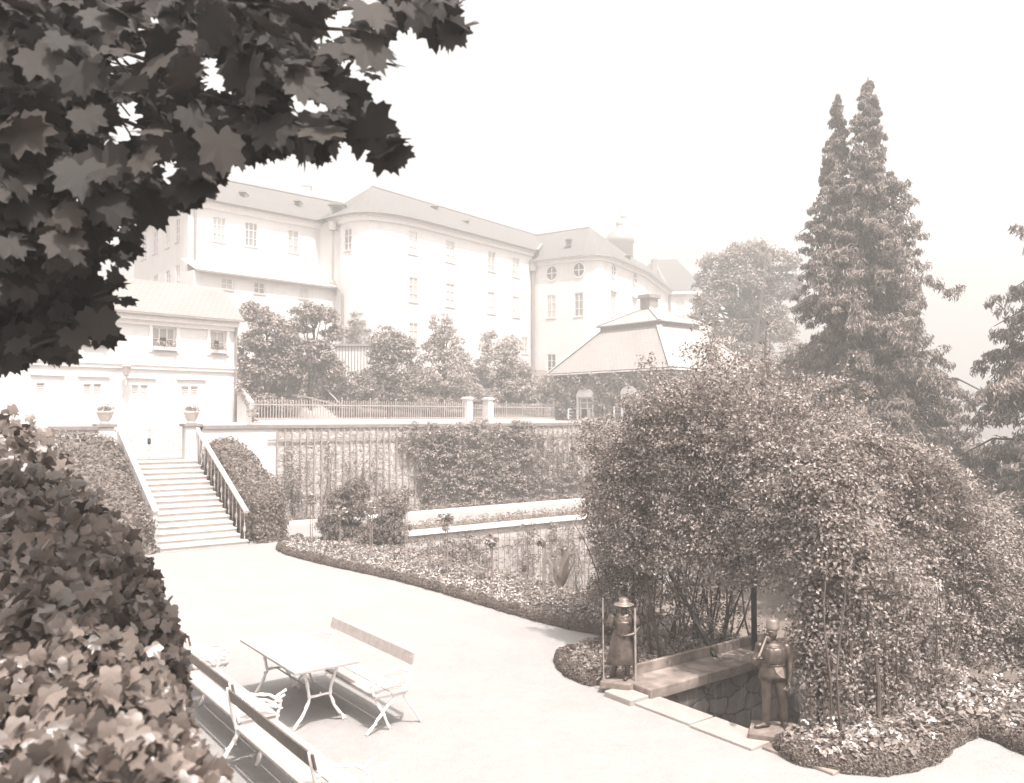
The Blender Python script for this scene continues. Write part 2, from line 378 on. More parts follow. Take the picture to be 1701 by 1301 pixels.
# ------------------------------------------------------------------ facades
class Facade:
    """polyline in plan seen as one unrolled wall; outward is the camera side"""
    def __init__(s, pts):
        s.p = [Vector((x, y, 0)) for x, y in pts]; s.d = []; s.n = []; s.t = [0]
        for i in range(len(s.p)-1):
            e = s.p[i+1]-s.p[i]; L = e.length; d = e/L; n = Vector((d.y, -d.x, 0))
            s.d.append(d); s.n.append(n); s.t.append(s.t[-1]+L)
    def seg(s, t):
        for i in range(len(s.d)):
            if t <= s.t[i+1]+1e-6: return i
        return len(s.d)-1
    def P(s, t, z, q=0):
        i = s.seg(t); p = s.p[i]+s.d[i]*(t-s.t[i])+s.n[i]*q; return Vector((p.x, p.y, z))
    def hit(s, px, py):
        r = ray(px, py); best = None
        for i in range(len(s.d)):
            den = r.x*s.n[i].x+r.y*s.n[i].y
            if abs(den) < 1e-9: continue
            k = (s.p[i].x*s.n[i].x+s.p[i].y*s.n[i].y)/den
            if k < 0: continue
            u = (r.x*k-s.p[i].x)*s.d[i].x+(r.y*k-s.p[i].y)*s.d[i].y
            over = max(0, -u, u-(s.t[i+1]-s.t[i]))
            if best is None or over < best[0]: best = (over, s.t[i]+u, EYE+r.z*k, i)
        return best[1], best[2], best[3]
    def rect(s, x0, y0, x1, y1):
        t0, za, i = s.hit(x0, (y0+y1)/2); t1, zb, j = s.hit(x1, (y0+y1)/2)
        xm = (x0+x1)/2; tm, zt, k = s.hit(xm, y0); _, zl, _ = s.hit(xm, y1)
        if i != k or j != k:
            wd = abs(t1-t0); t0, t1 = tm-wd/2, tm+wd/2
        return [t0, t1, zl, zt, k]
    def wall(s, m, z0, z1, ops, rec=.16):
        ts = sorted(set([round(t, 4) for t in s.t]+[round(o[0], 4) for o in ops]+[round(o[1], 4) for o in ops]))
        for i in range(len(ts)-1):
            ta, tb = ts[i], ts[i+1]; tm = (ta+tb)/2
            if tb-ta < 1e-4: continue
            cuts = sorted([(o[2], o[3]) for o in ops if o[0]-1e-4 <= tm <= o[1]+1e-4]); z = z0
            k = s.seg(tm)
            def q(t, zz): p = s.p[k]+s.d[k]*(t-s.t[k]); return (p.x, p.y, zz)
            for lo, hi in cuts+[(z1, z1)]:
                if lo > z: m.add([q(ta, z), q(tb, z), q(tb, lo), q(ta, lo)], [(0,1,2,3)])
                z = max(z, hi)
        for o in ops:
            a = [s.P(o[0]+1e-5, o[2]), s.P(o[1]-1e-5, o[2]), s.P(o[1]-1e-5, o[3]), s.P(o[0]+1e-5, o[3])]
            n = s.n[o[4]]; b = [p-n*rec for p in a]
            m.add(a+b, [(0,4,5,1),(1,5,6,2),(2,6,7,3),(3,7,4,0)])
def strip(m, pts, q0, q1, z0, z1):
    """moulding along a polyline, mitred at its corners"""
    F = Facade(pts); k = len(F.p); rows = []
    for i in range(k):
        n0 = F.n[max(0, i-1)]; n1 = F.n[min(len(F.n)-1, i)]; nn = (n0+n1); nn = nn/max(.3, nn.dot(n0))
        rows.append([(F.p[i]+nn*q).to_tuple()[:2]+(z,) for q, z in ((q0, z0), (q1, z0), (q1, z1), (q0, z1))])
    for i in range(k-1):
        a = rows[i]+rows[i+1]
        m.add(a, [(0,4,5,1),(1,5,6,2),(2,6,7,3),(3,7,4,0)])
    m.add(rows[0], [(0,1,2,3)]); m.add(rows[-1], [(3,2,1,0)])
def window(F, o, parent, glassmat, cols=2, rows=3, rec=.13, lintel=False, shut=None, sill=True, fw=.07):
    t0, t1, z0, z1, i = o; O = F.p[i]+F.d[i]*(t0-F.t[i]); O.z = z0; d = F.d[i]; n = F.n[i]; wd, ht = t1-t0, z1-z0
    L = parent.location
    O = O-Vector(L)
    f = MB()
    f.ob(O, d, n, 0, fw, -rec+.02, -rec+.10, 0, ht); f.ob(O, d, n, wd-fw, wd, -rec+.02, -rec+.10, 0, ht)
    f.ob(O, d, n, fw, wd-fw, -rec+.02, -rec+.10, 0, fw); f.ob(O, d, n, fw, wd-fw, -rec+.02, -rec+.10, ht-fw, ht)
    for c in range(1, cols): f.ob(O, d, n, wd*c/cols-fw*.4, wd*c/cols+fw*.4, -rec+.02, -rec+.085, fw, ht-fw)
    for r in range(1, rows):
        zz = ht*r/rows; 
        for c in range(cols): f.ob(O, d, n, wd*c/cols+fw*.45, wd*(c+1)/cols-fw*.45, -rec+.02, -rec+.075, zz-fw*.3, zz+fw*.3)
    fo = f.build('window', M['frame'], parent)
    if glassmat is M['glass']: glassmat = M[['glass', 'glass_b', 'glass_c', 'curtain'][int(rng.integers(4))]]
    p = MB(); p.ob(O, d, n, .01, wd-.01, -rec-.02, -rec+.018, .01, ht-.01); p.build('pane', glassmat, fo)
    if sill:
        s_ = MB(); s_.ob(O, d, n, -.06, wd+.06, .003, .07, -.09, -.003); s_.build('sill', M['stone'], fo)
    if lintel:
        s_ = MB(); s_.ob(O, d, n, -.2, wd+.2, .003, .16, ht+.16, ht+.34); s_.build('lintel', M['stone'], fo)
    return fo

# ---- the palace
ZE = 21.0; ZR = 25.2
pal = thing('palace', 'long pale palace with tiled hipped roofs and a rounded corner on the hill', 'palace', (-9, 80, 3))
def PX(px, y, z): # plan point where the pixel meets height z
    p = gz(px, y, z); return (p.x, p.y)
A0 = PX(313, 329, ZE); AL = PX(224, 383, ZE); A1 = PX(531, 371, ZE)
arc = [PX(x, y, ZE) for x, y in ((553,367),(566,362),(580,358.6),(596,356.4),(614,355.8),(634,357.2),(655,360.2),(678,364.8),(700,370))]
ZC = 19.86
Jp = PX(884, 418, ZE); Kp = PX(999, 422, ZC); Lp = PX(1070, 453, ZC); Mp = PX(1110, 484, ZC); Dp = PX(1166, 483, ZC)
kn = [Kp]
FL = Facade([AL, A0]); FA = Facade([A0, A1]); FB = Facade([arc[0]]+arc[1:]+[Jp])
k1 = Vector(Kp); dj = (Vector(Jp)-k1).normalized(); dl = (Vector(Lp)-k1).normalized()
crn = [k1+dj*2.0, k1+dj*.75+dl*.35, k1+dj*.2+dl*1.0, k1+dl*2.3]
FC = Facade([Jp]+[tuple(q) for q in crn]+[Lp, Mp]); FD = Facade([Mp, Dp])
ZB = 3.0
def pw(F, ops, z1, nm='wall', z0=ZB):
    m = MB(); F.wall(m, z0, z1, ops); return m.build(nm, M['white'], pal, world=True)
opsL = [FL.rect(*r) for r in ((235,391,243,431),(254,382,262,421),(275,371,282,412),(291.5,362,298.5,402),(254,457,262,500),(275,449,282,490),(291.5,440,298.5,478))]
pw(FL, opsL, ZE)
opsA = [FA.rect(*r) for r in ((353,360,375.5,402),(406.5,369,428.5,410),(478,382,497,420.5))]
pw(FA, opsA, ZE)
opsB = [FB.rect(*r) for r in ((571,379,585,416.5),(678,384,694.5,422.6),(740,399,756,436),(810,417,823,451),(851,428,863.5,460.5),
        (679,460,695,502),(740,471,756,510),(810,485,823,521.5),(851,492,863.5,527.5),(679,536,695,575),(740,542,756,580),(806,551,818,588),(866,559,877,588))]
pw(FB, opsB, ZE)
opsC = [FC.rect(*r) for r in ((907.6,490,923.5,528.5),(953.5,486,969,526),(1015,488,1022.6,527),(1050.5,498,1057.5,524),(908.6,588,923.5,622),(950,583,966,618))]
pw(FC, opsC, ZC)
opsD = [FD.rect(1122,495,1138,523)]
pw(FD, opsD, ZC)
# the recess between the straight wing and the rounded corner, and walls out of sight
m = MB(); a1, b0 = Vector(A1), Vector(arc[0]); m.add([(*a1, ZB), (*b0, ZB), (*b0, ZE), (*a1, ZE)], [(0,1,2,3)])
m.build('wall', M['white'], pal, world=True); m = MB()
bk = [(AL[0]+2, AL[1]+12), (-22, 98), (-8, 104), (10, 128), (34, 122), (Dp[0]+1.5, Dp[1]+12)]
ring = [AL]+bk+[Dp]
for i in range(len(ring)-1): m.add([(*ring[i], ZB), (*ring[i+1], ZB), (*ring[i+1], ZC), (*ring[i], ZC)], [(3,2,1,0)])
m.build('wall', M['white'], pal, world=True)
for F, ops in ((FL, opsL), (FA, opsA), (FB, opsB), (FC, opsC), (FD, opsD)):
    for j, o in enumerate(ops):
        big = F is FA and j < 2
        window(F, o, pal, M['glass'] if not (F is FC and j in (4,)) else M['glass_dark'], cols=3 if big else 2, rows=3,
               lintel=(F is FD or (F is FC and j in (2, 3))), rec=.13, fw=.09)
# round windows of the short wing
def oculus(px, py, wpx):
    t, z, i = FC.hit(px, py); t2, _, _ = FC.hit(px+wpx/2, py); r = .62
    O = FC.p[i]+FC.d[i]*(t-FC.t[i]); d, n = FC.d[i], FC.n[i]; O = O-Vector(pal.location)
    f = MB(); seg = 20
    def pt(rr, a, q): p = O+d*rr*cos(a)+n*q; return (p.x, p.y, z-pal.location.z+rr*sin(a)*1.12)
    for j in range(seg):
        a, b = 2*pi*j/seg, 2*pi*(j+1)/seg
        f.add([pt(r, a, .10), pt(r, b, .10), pt(r*1.2, b, .10), pt(r*1.2, a, .10), pt(r*1.2, a, 0), pt(r*1.2, b, 0), pt(r, a, .01), pt(r, b, .01)],
              [(0,1,2,3),(3,2,5,4),(0,6,7,1)])
    c = pt(0, 0, 0); Oc = Vector((c[0], c[1], c[2]-r))
    f.ob(Oc, d, n, -.05, .05, .02, .07, .03, 2*r-.03); f.ob(Oc, d, n, -r, r, .02, .065, r-.05, r+.05)
    fo = f.build('window', M['frame'], pal)
    p = MB(); p.add([pt(r, 2*pi*j/seg, .012) for j in range(seg)], [tuple(range(seg))]); p.build('pane', M['glass_dark'], fo)
for q in ((917,454,13), (962,448.5,14), (1018.5,450,7), (1054,462,6)): oculus(*q)
# cornices and gutters
m = MB()
strip(m, [AL, A0, A1], -.02, .22, ZE-.55, ZE-.2); strip(m, [AL, A0, A1], -.02, .42, ZE-.2, ZE)
strip(m, arc+[Jp], -.02, .22, ZE-.55, ZE-.2); strip(m, arc+[Jp], -.02, .42, ZE-.2, ZE)
cc = [Jp]+[tuple(q) for q in crn]+[Lp, Mp]
strip(m, cc, -.02, .2, ZC-.5, ZC-.2); strip(m, cc, -.02, .4, ZC-.2, ZC)
strip(m, [Mp, Dp], -.02, .45, ZC-.45, ZC)
m.build('cornice', M['frame'], pal, world=True)
m = MB()
strip(m, [AL, A0, A1], .5, .62, ZE-.12, ZE+.03); strip(m, arc+[Jp], .5, .62, ZE-.12, ZE+.03); strip(m, cc, .48, .6, ZC-.12, ZC+.03)
m.build('gutter', M['gutter'], pal, world=True)
# roofs
def off(p, d, q): return (p[0]+d[0]*q, p[1]+d[1]*q)
nA = FA.n[0]; nL = FL.n[0]; nB = FB.n[-1]; dB = FB.d[-1]
RA0 = PX(322, 290, 24.6); RA1 = PX(600, 345, 24.6)
zt = ZE+.02
def lift(P, z): return [(*p, z) for p in P]
eA = [off(off(A0, nA, .7), FA.d[0], -.4), off(A1, nA, .7)]
m = MB()
RL = (RA0[0]-9, RA0[1]+9.6)
m.add([(*eA[0], zt), (*off(eA[1], FA.d[0], 3), zt), (*RA1, 24.6), (*RA0, 24.6)], [(0,1,2,3)])
m.add([(*off(AL, nL, .6), zt), (*off(off(A0, nL, .6), FL.d[0], .4), zt), (*RA0, 24.6), (*RL, 24.6)], [(0,1,2,3)])
m.add([(*RL, 24.6), (*RA0, 24.6), (*RA1, 24.6), (-16, 100, 20.5), (-40, 96, 20.5)], [(0,1,2,3,4)])
m.build('roof', M['roof'], pal, world=True)
RB0 = PX(617, 310, ZR); RB1 = PX(890, 391, ZR)
m = MB()
ea = []
FB2 = Facade(arc+[Jp])
for i, p in enumerate(FB2.p):
    n0 = FB2.n[max(0, i-1)]; n1 = FB2.n[min(len(FB2.n)-1, i)]; nn = (n0+n1).normalized(); ea.append((p.x+nn.x*.7, p.y+nn.y*.7))
ea[0] = off(ea[0], (-1, .35), 1.0)
ea = [off(ea[0], (-.35, 1), 4.5)]+ea
for i in range(len(ea)-2): m.add([(*ea[i], zt), (*ea[i+1], zt), (*RB0, ZR)], [(0,1,2)])
RBb = off(RB1, dB, 2)
m.add([(*ea[-2], zt), (*off(ea[-1], dB, .3), zt), (*RBb, ZR), (*RB0, ZR)], [(0,1,2,3)])
m.add([(*RB0, ZR), (*RBb, ZR), (-8, 112, 20.5), (-20, 96, 20.5), (*ea[0], zt)], [(0,1,2,3,4)])
m.build('roof', M['roof'], pal, world=True)
RC0 = PX(980, 378, 25.0); RC1 = PX(1043, 424, 25.0); RC2 = (RC1[0]+7.5, RC1[1]+16)
zc = ZC+.02; m = MB(); FC2 = Facade(cc); ec = []
for i, p in enumerate(FC2.p):
    n0 = FC2.n[max(0, i-1)]; n1 = FC2.n[min(len(FC2.n)-1, i)]; nn = (n0+n1).normalized(); ec.append((p.x+nn.x*.62, p.y+nn.y*.62))
RCl = (RC0[0]-7.5, RC0[1]+5.4)
m.add([(*ec[0], zc), (*ec[1], zc), (*RC0, 25.0), (*RCl, 25.0)], [(0,1,2,3)])
m.add([(*ec[0], zc), (*RCl, 25.0), (*off(RCl, (-1, 1), 9), 20)], [(0,1,2)])
for i in range(1, 4): m.add([(*ec[i], zc), (*ec[i+1], zc), (*RC0, 25.0)], [(0,1,2)])
m.build('roof', M['roof2'], pal, world=True)
m = MB()
m.add([(*ec[4], zc), (*ec[5], zc), (*RC1, 25.0), (*RC0, 25.0)], [(0,1,2,3)])
m.add([(*ec[5], zc), (*ec[6], zc), (*RC2, 25.0), (*RC1, 25.0)], [(0,1,2,3)])
m.add([(*RCl, 25.0), (*RC0, 25.0), (*RC1, 25.0), (*RC2, 25.0), (4, 132, 20)], [(0,1,2,3,4)])
m.build('roof', M['roof'], pal, world=True)
m = MB(); d0 = PX(1086, 432, 26.4); d1 = PX(1124, 430.5, 26.4); dn = FD.n[0]
e0, e1 = off(Mp, dn, .5), off(off(Dp, dn, .5), FD.d[0], .5)
m.add([(*e0, zc), (*e1, zc), (*d1, 26.4), (*d0, 26.4)], [(0,1,2,3)])
m.add([(*e1, zc), (*off(e1, dn, -13), zc), (*d1, 26.4)], [(0,1,2)])
m.add([(*e0, zc), (*d0, 26.4), (*off(e0, (-.6, 1), 12), zc)], [(0,1,2)])
m.add([(*d0, 26.4), (*d1, 26.4), (*off(e1, dn, -13), zc), (*off(e0, (-.6, 1), 12), zc)], [(0,1,2,3)])
m.build('roof', M['roof2'], pal, world=True)
m = MB()                                  # pale ridge and valley flashings
def ln(p, z, q, z2, w_=.22):
    m = MB(); m.bar((*p, z), (*q, z2), w_, .08); m.build('flashing', M['gutter'], pal, world=True)
ln(ea[-1], zt+.1, RBb, ZR+.05, .3); ln(RC2, 25.05, e0, zc+.1, .35); ln(d0, 26.45, e0, zc+.1, .3); ln(RA0, 24.66, RA1, 24.66); ln(RB0, ZR+.04, RBb, ZR+.04); ln(RCl, 25.04, RC0, 25.04)
# lean-to with its own roof in front of the straight wing
fa = FA; 
def onA(px, py, q):
    r = ray(px, py); o = fa.p[0]+fa.n[0]*q; k = (o.x*fa.n[0].x+o.y*fa.n[0].y)/(r.x*fa.n[0].x+r.y*fa.n[0].y); return Vector((r.x*k, r.y*k, EYE+r.z*k))
l0, l1 = onA(322, 450, 2.2), onA(566, 478, 2.2)
ZL = (l0.z+l1.z)/2; FLt = Facade([(l0.x, l0.y), (l1.x, l1.y)])
opl = [FLt.rect(*r) for r in ((367,461.5,388,481.5),(421.5,468.5,441,488.5),(496,477.5,513,496.5))]
m = MB(); FLt.wall(m, ZB, ZL, opl); nn = FLt.n[0]
q0, q1 = off((l0.x, l0.y), nn, -2.3), off((l1.x, l1.y), nn, -2.3)
m.add([(l0.x, l0.y, ZB), (*q0, ZB), (*q0, ZL), (l0.x, l0.y, ZL)], [(3,2,1,0)])
m.add([(l1.x, l1.y, ZB), (*q1, ZB), (*q1, ZL), (l1.x, l1.y, ZL)], [(0,1,2,3)])
m.build('lean_to_wall', M['white'], pal, world=True)
for o in opl: window(FLt, o, pal, M['glass'], 2, 2, .18, sill=True, fw=.1)
m = MB(); e0_, e1_ = off((l0.x, l0.y), nn, .35), off((l1.x, l1.y), nn, .35)
m.add([(*e0_, ZL), (*e1_, ZL), (*off(q1, nn, .1), ZL+1.15), (*off(q0, nn, .1), ZL+1.15), (*e0_, ZL-.12), (*e1_, ZL-.12)], [(0,1,2,3), (4,5,1,0)])
m.build('lean_to_roof', plain('lean_to_tin', tone(.72, .3), tone(.62, .4), .7, 2, .1), pal, world=True)
m = MB(); strip(m, [(l0.x, l0.y), (l1.x, l1.y)], .36, .5, ZL-.14, ZL+.02); m.build('gutter', M['gutter'], pal, world=True)
# corbel under the rounded corner, downpipes
m = MB(); t_, z_, i_ = FB.hit(556, 470)
p0 = Vector((*A1, 0)); p1 = Vector((*arc[0], 0))
zc0 = gy(556, 470, p1.y).z; zc1 = gy(560, 496, p1.y).z
p2 = p0+FA.n[0]*.9+FA.d[0]*.2; p3 = p1+FA.n[0]*1.0
m.add([(p0.x-.3, p0.y-.3, zc0), (p3.x, p3.y, zc0), (p1.x+.4, p1.y, zc0), (p1.x+.2, p1.y, zc1)], [(0,1,2),(0,3,1),(1,3,2),(0,2,3)])
m.build('corbel', M['stone'], pal, world=True)
m = MB(); dp = gy(553.5, 372, 73.0)
m.tube([(dp.x, 73, ZE-.4), (dp.x, 73, zc0+.2), (dp.x+.9, 72.6, zc0-1.2), (dp.x+.95, 72.6, 4)], .13, 6); m.box(dp.x-.3, dp.x+.3, 72.7, 73.3, ZE-1.1, ZE-.4)
m.build('downpipe', M['gutter'], pal, world=True)
m = MB(); j = Vector((*Jp, 0))+FB.n[-1]*.2+FC.n[0]*.1; m.tube([(j.x, j.y-.2, ZC-.2), (j.x, j.y-.2, 4)], .16, 6); m.box(j.x-.3, j.x+.3, j.y-.5, j.y+.1, ZC-1.0, ZC-.2)
m.build('downpipe', M['gutter'], pal, world=True)
m = MB(); j = Vector((*A0, 0))+FA.n[0]*.2+FA.d[0]*.5; m.tube([(j.x, j.y, ZE-.3), (j.x, j.y, ZL+1.2)], .11, 6); m.build('downpipe', M['gutter'], pal, world=True)
m = MB(); j = Vector((*Mp, 0))+FC.n[-1]*.2; m.tube([(j.x, j.y, ZC-.3), (j.x, j.y, 4)], .14, 6); m.build('downpipe', M['gutter'], pal, world=True)
# chimneys, dormers
def chimney(px, y0, y1, Y, wpx, par=pal, mat=None):
    a, b = gy(px, y0, Y), gy(px, y1, Y); wd = wpx/1400*Y/2; m = MB()
    m.box(a.x-wd, a.x+wd, Y-wd, Y+wd, b.z-1, a.z-.25); m.box(a.x-wd*1.2, a.x+wd*1.2, Y-wd*1.2, Y+wd*1.2, a.z-.25, a.z)
    m.box(a.x-wd*.6, a.x+wd*.6, Y-wd*.6, Y+wd*.6, a.z, a.z+.12)
    return m.build('chimney', mat or M['white'], par, world=True)
chimney(509.5, 306, 333, 81, 14); chimney(1087, 431, 450, 116, 8, mat=M['gutter']); chimney(290, 457, 475, 70, 12, mat=M['gutter'])
def dormer(px, py, Y, wd, ht, dep):
    p = gy(px, py, Y); m = MB(); x, z = p.x, p.z
    m.add([(x-wd/2, Y, z), (x+wd/2, Y, z), (x+wd/2, Y, z+ht), (x-wd/2, Y, z+ht), (x-wd/2, Y+dep, z+ht*.7), (x+wd/2, Y+dep, z+ht*.7)],
          [(0,1,2,3), (0,3,4), (1,5,2)])
    d_ = m.build('dormer', M['gutter'], pal, world=True)
    m = MB(); m.add([(x-wd*.65, Y-.25, z+ht), (x+wd*.65, Y-.25, z+ht), (x, Y-.15, z+ht*1.35), (x-wd*.5, Y+dep, z+ht), (x+wd*.5, Y+dep, z+ht), (x, Y+dep, z+ht*1.3)],
          [(0,1,2), (0,2,5,3), (1,4,5,2), (0,3,4,1)]); m.build('dormer_roof', M['roof'], d_, world=False).location = -Vector(pal.location)
    m = MB(); m.box(x-wd*.32, x+wd*.32, Y-.04, Y+.02, z+ht*.15, z+ht*.88); m.build('hatch', M['dark_in'], d_).location = -Vector(pal.location)
for q in ((560, 358, 73.6, 1.3, .9, 2.4), (403, 330, 71.2, .55, .5, 1.0), (494, 344, 75.2, .55, .5, 1.0), (773, 376, 84, .6, .5, 1.2), (945, 408, 88, .6, .6, 1.2), (722, 352, 83, .6, .5, 1.0),
          (1044, 432, 98, .6, .5, 1), (1078, 458, 105, .6, .5, 1)): dormer(*q)
# onion turret showing over the short wing's roof
tu = gy(1029, 420, 128); tz = lambda y: gy(1029, y, 128).z
m = MB(); s_ = tz(398)-tz(412)
m.lathe([(2.1, tz(440)-tz(405)), (2.1, 0), (2.35, .15), (2.2, .8), (1.6, 1.6), (.75, 2.1), (.45, 2.5), (.45, 3.0), (.16, 3.2), (.10, 5.2), (.05, 6)], 18, (tu.x, 128, tz(405)))
m.ball((tu.x, 128, tz(372)), .55); m.tube([(tu.x, 128, tz(372)), (tu.x, 128, tz(352))], .06, 6); m.box(tu.x, tu.x+1.1, 127.97, 128.03, tz(362), tz(357))
m.build('turret', M['gutter'], pal, world=True, smooth=True)

# ---- the two-storey house at left
hd = Vector((.69, .72)).normalized(); H1 = gy(393, 600, 42); hc = Vector((H1.x, 42)); H0 = hc-hd*15
house = thing('gardeners_house', 'white two-storey house with shuttered ground-floor openings and flower-box windows above the stairs', 'house', (hc.x, hc.y, 3.4))
FH = Facade([tuple(H0), tuple(hc)]); ZH = gy(393, 531, 42).z
up = [FH.rect(*r) for r in ((253,544,292,582),(349,550,375,587),(136,538,176,574))]
dn_ = [FH.rect(*r) for r in ((138,638,152,655),(155,638,169,655),(218,640,231,656),(233,640,246.5,656),(301,642,314.5,658),(316.5,642,330,658),(60,636,75,653))]
m = MB(); FH.wall(m, 3.0, ZH, up+dn_, .25)
hn = FH.n[0]; bkr = off(tuple(hc), hn, -4.0); bkl = off(tuple(H0), hn, -4.0)
m.add([(*hc, 3), (*bkr, 3), (*bkr, ZH), (*hc, ZH), (*bkl, 3), (*bkl, ZH), (*H0, 3), (*H0, ZH)], [(0,1,2,3), (1,4,5,2), (4,6,7,5)])
rg1 = Vector(off(tuple(hc), hn, -2.0)); rg0 = Vector(off(tuple(H0), hn, -2.0)); ZHR = gy(366, 479, rg1.y).z
m.add([(*hc, ZH), (*bkr, ZH), (*rg1, ZHR-.15)], [(0,1,2)])
m.build('wall', M['house'], house, world=True)
m = MB(); e1h = off(off(tuple(hc), hn, .35), hd, .22); e0h = off(tuple(H0), hn, .35)
b1h = off(off(tuple(hc), hn, -4.35), hd, .22); b0h = off(tuple(H0), hn, -4.35); r1h = off(tuple(rg1), hd, .22)
zl_ = ZH-.05
m.add([(*e0h, zl_), (*e1h, zl_), (*r1h, ZHR), (*rg0, ZHR), (*b1h, zl_), (*b0h, zl_), (*e1h, zl_-.12), (*e0h, zl_-.12)], [(0,1,2,3), (3,2,4,5), (7,6,1,0)])
m.build('roof', M['hroof'], house, world=True)
m = MB(); hh = [tuple(H0), tuple(hc)]
strip(m, hh, -.02, .28, ZH-.42, ZH-.17); strip(m, hh, -.02, .12, ZH-.62, ZH-.42)
zs = FH.hit(393, 612)[1]; strip(m, hh, -.02, .10, zs-.22, zs-.05); strip(m, hh, -.02, .16, zs-.05, zs+.05)
m.build('string_course', M['frame'], house, world=True)
m = MB(); strip(m, hh, .36, .46, ZH-.18, ZH-.06); m.build('gutter', M['gutter'], house, world=True)
m = MB(); j = Vector((*hc, 0))+hn*.1; m.tube([(j.x-.05, j.y-.1, ZH-.1), (j.x-.05, j.y-.1, 3.4)], .07, 6); m.build('downpipe', M['gutter'], house, world=True)
for k, o in enumerate(up):
    wi = window(FH, o, house, M['glass'], cols=3 if k != 1 else 2, rows=2, rec=.2, fw=.07)
    O = FH.p[0]+FH.d[0]*o[0]-Vector(house.location); O.z = o[2]-house.location.z; d = FH.d[0]; n = FH.n[0]; wd = o[1]-o[0]; ht = o[3]-o[2]
    m = MB(); m.ob(O, d, n, wd*.36, wd*.62, -.19, -.10, ht*.1, ht*.56); m.build('open_casement', M['dark_in'], wi)
    m = MB(); m.ob(O, d, n, .02, wd-.02, .0, .22, .0, .16); fb = m.build('flower_box', M['frame'], wi)
    nf = 160; P = np.array([tuple(O+d*rng.uniform(.04, wd-.04)+n*rng.uniform(.0, .28)+Vector((0, 0, rng.uniform(.1, .42)))) for _ in range(nf)])
    m = MB(); m.leaves(leafset(P, np.tile([0, -.5, .8], (nf, 1)), .11)); m.build('flowers', M['creeper'], fb)
    m = MB()
    m.ob(O, d, n, -.16, -.02, .003, .07, -.1, ht+.15); m.ob(O, d, n, wd+.02, wd+.16, .003, .07, -.1, ht+.15); m.ob(O, d, n, -.22, wd+.22, .003, .11, ht+.16, ht+.26)
    m.ob(O, d, n, .1, wd-.1, .003, .05, -.75, -.3); m.build('surround', M['frame'], wi)
for k, o in enumerate(dn_):
    O = FH.p[0]+FH.d[0]*o[0]-Vector(house.location); O.z = o[2]-house.location.z; d = FH.d[0]; n = FH.n[0]; wd = o[1]-o[0]; ht = o[3]-o[2]
    m = MB(); m.ob(O, d, n, 0, wd, -.24, -.2, 0, ht); so = m.build('louvre_window', M['dark_in'], house)
    m = MB()
    for i in range(5):
        zz = ht*(i+.5)/5; m.ob(O, d, n, .01, wd-.01, -.16, -.06, zz-.022, zz+.03)
    m.ob(O, d, n, 0, .03, -.17, -.03, 0, ht); m.ob(O, d, n, wd-.03, wd, -.17, -.03, 0, ht)
    m.build('slats', M['frame'], so)
    if k % 2 == 0:
        m = MB(); m.ob(O, d, n, -.25, wd*2+.4, .003, .10, ht+.32, ht+.42); m.build('lintel', M['frame'], so)
m = MB(); t, z, i = FH.hit(113, 470)   # small roof hatch
p = gy(303, 486, 42.3); m.add([(p.x-.35, p.y-.3, p.z-.05), (p.x+.35, p.y-.0, p.z-.05), (p.x+.35, p.y, p.z+.10), (p.x-.35, p.y-.3, p.z+.10)], [(0,1,2,3)]); m.build('roof_vent', M['dark_in'], house, world=True)
# wall lantern of the house
wl = FH.hit(203, 626); P0 = FH.P(wl[0], wl[1]); L = thing('wall_lantern', 'wall lantern on a scrolled iron bracket fixed to the white house', 'lantern', P0+hn*.02)
m = MB(); m.tube([(0, 0, -.9), hn*.15+Vector((0, 0, -.6)), hn*.42+Vector((0, 0, -.35)), hn*.45+Vector((0, 0, 0))], .03, 6); m.build('bracket', M['frame'], L)
m = MB(); c_ = hn*.45; m.lathe([(.08, .0), (.13, .04), (.2, .42), (.24, .44), (.1, .56), (.03, .62), (.02, .7)], 6, (c_.x, c_.y, 0)); m.build('lamp_head', M['rail_iron'], L)
# low sloping garden wall by the house with creeper
m = MB(); ga = gy(394, 640, 41.5); gb = gy(416, 668, 41.0); z0 = 3.3
m.add([(ga.x, 41.5, z0), (gb.x+.2, 40.6, z0), (gb.x+.2, 40.6, gb.z), (ga.x, 41.5, ga.z), (ga.x, 41.9, z0), (gb.x+.2, 41.0, z0), (gb.x+.2, 41.0, gb.z), (ga.x, 41.9, ga.z)],
      [(0,1,2,3),(5,4,7,6),(1,5,6,2),(3,2,6,7)])
lw = m.build('garden_wall', M['white']); tag(lw, 'short sloping white wall between the house corner and the iron fence', 'wall')
P = []
for _ in range(500):
    s = rng.uniform(0, 1); p = Vector((ga.x, 41.4, ga.z)).lerp(Vector((gb.x+.4, 40.6, gb.z-.5)), s)+Vector((rng.normal(0, .08), rng.normal(0, .1), rng.normal(0, .12)-s*s*rng.uniform(0, .7))); P.append(tuple(p))
m = MB(); m.leaves(leafset(np.array(P), np.tile([0, -.8, .5], (len(P), 1)), .13)); tag(m.build('creeper', M['creeper']), 'creeper trailing over the short sloping wall beside the house', 'creeper')

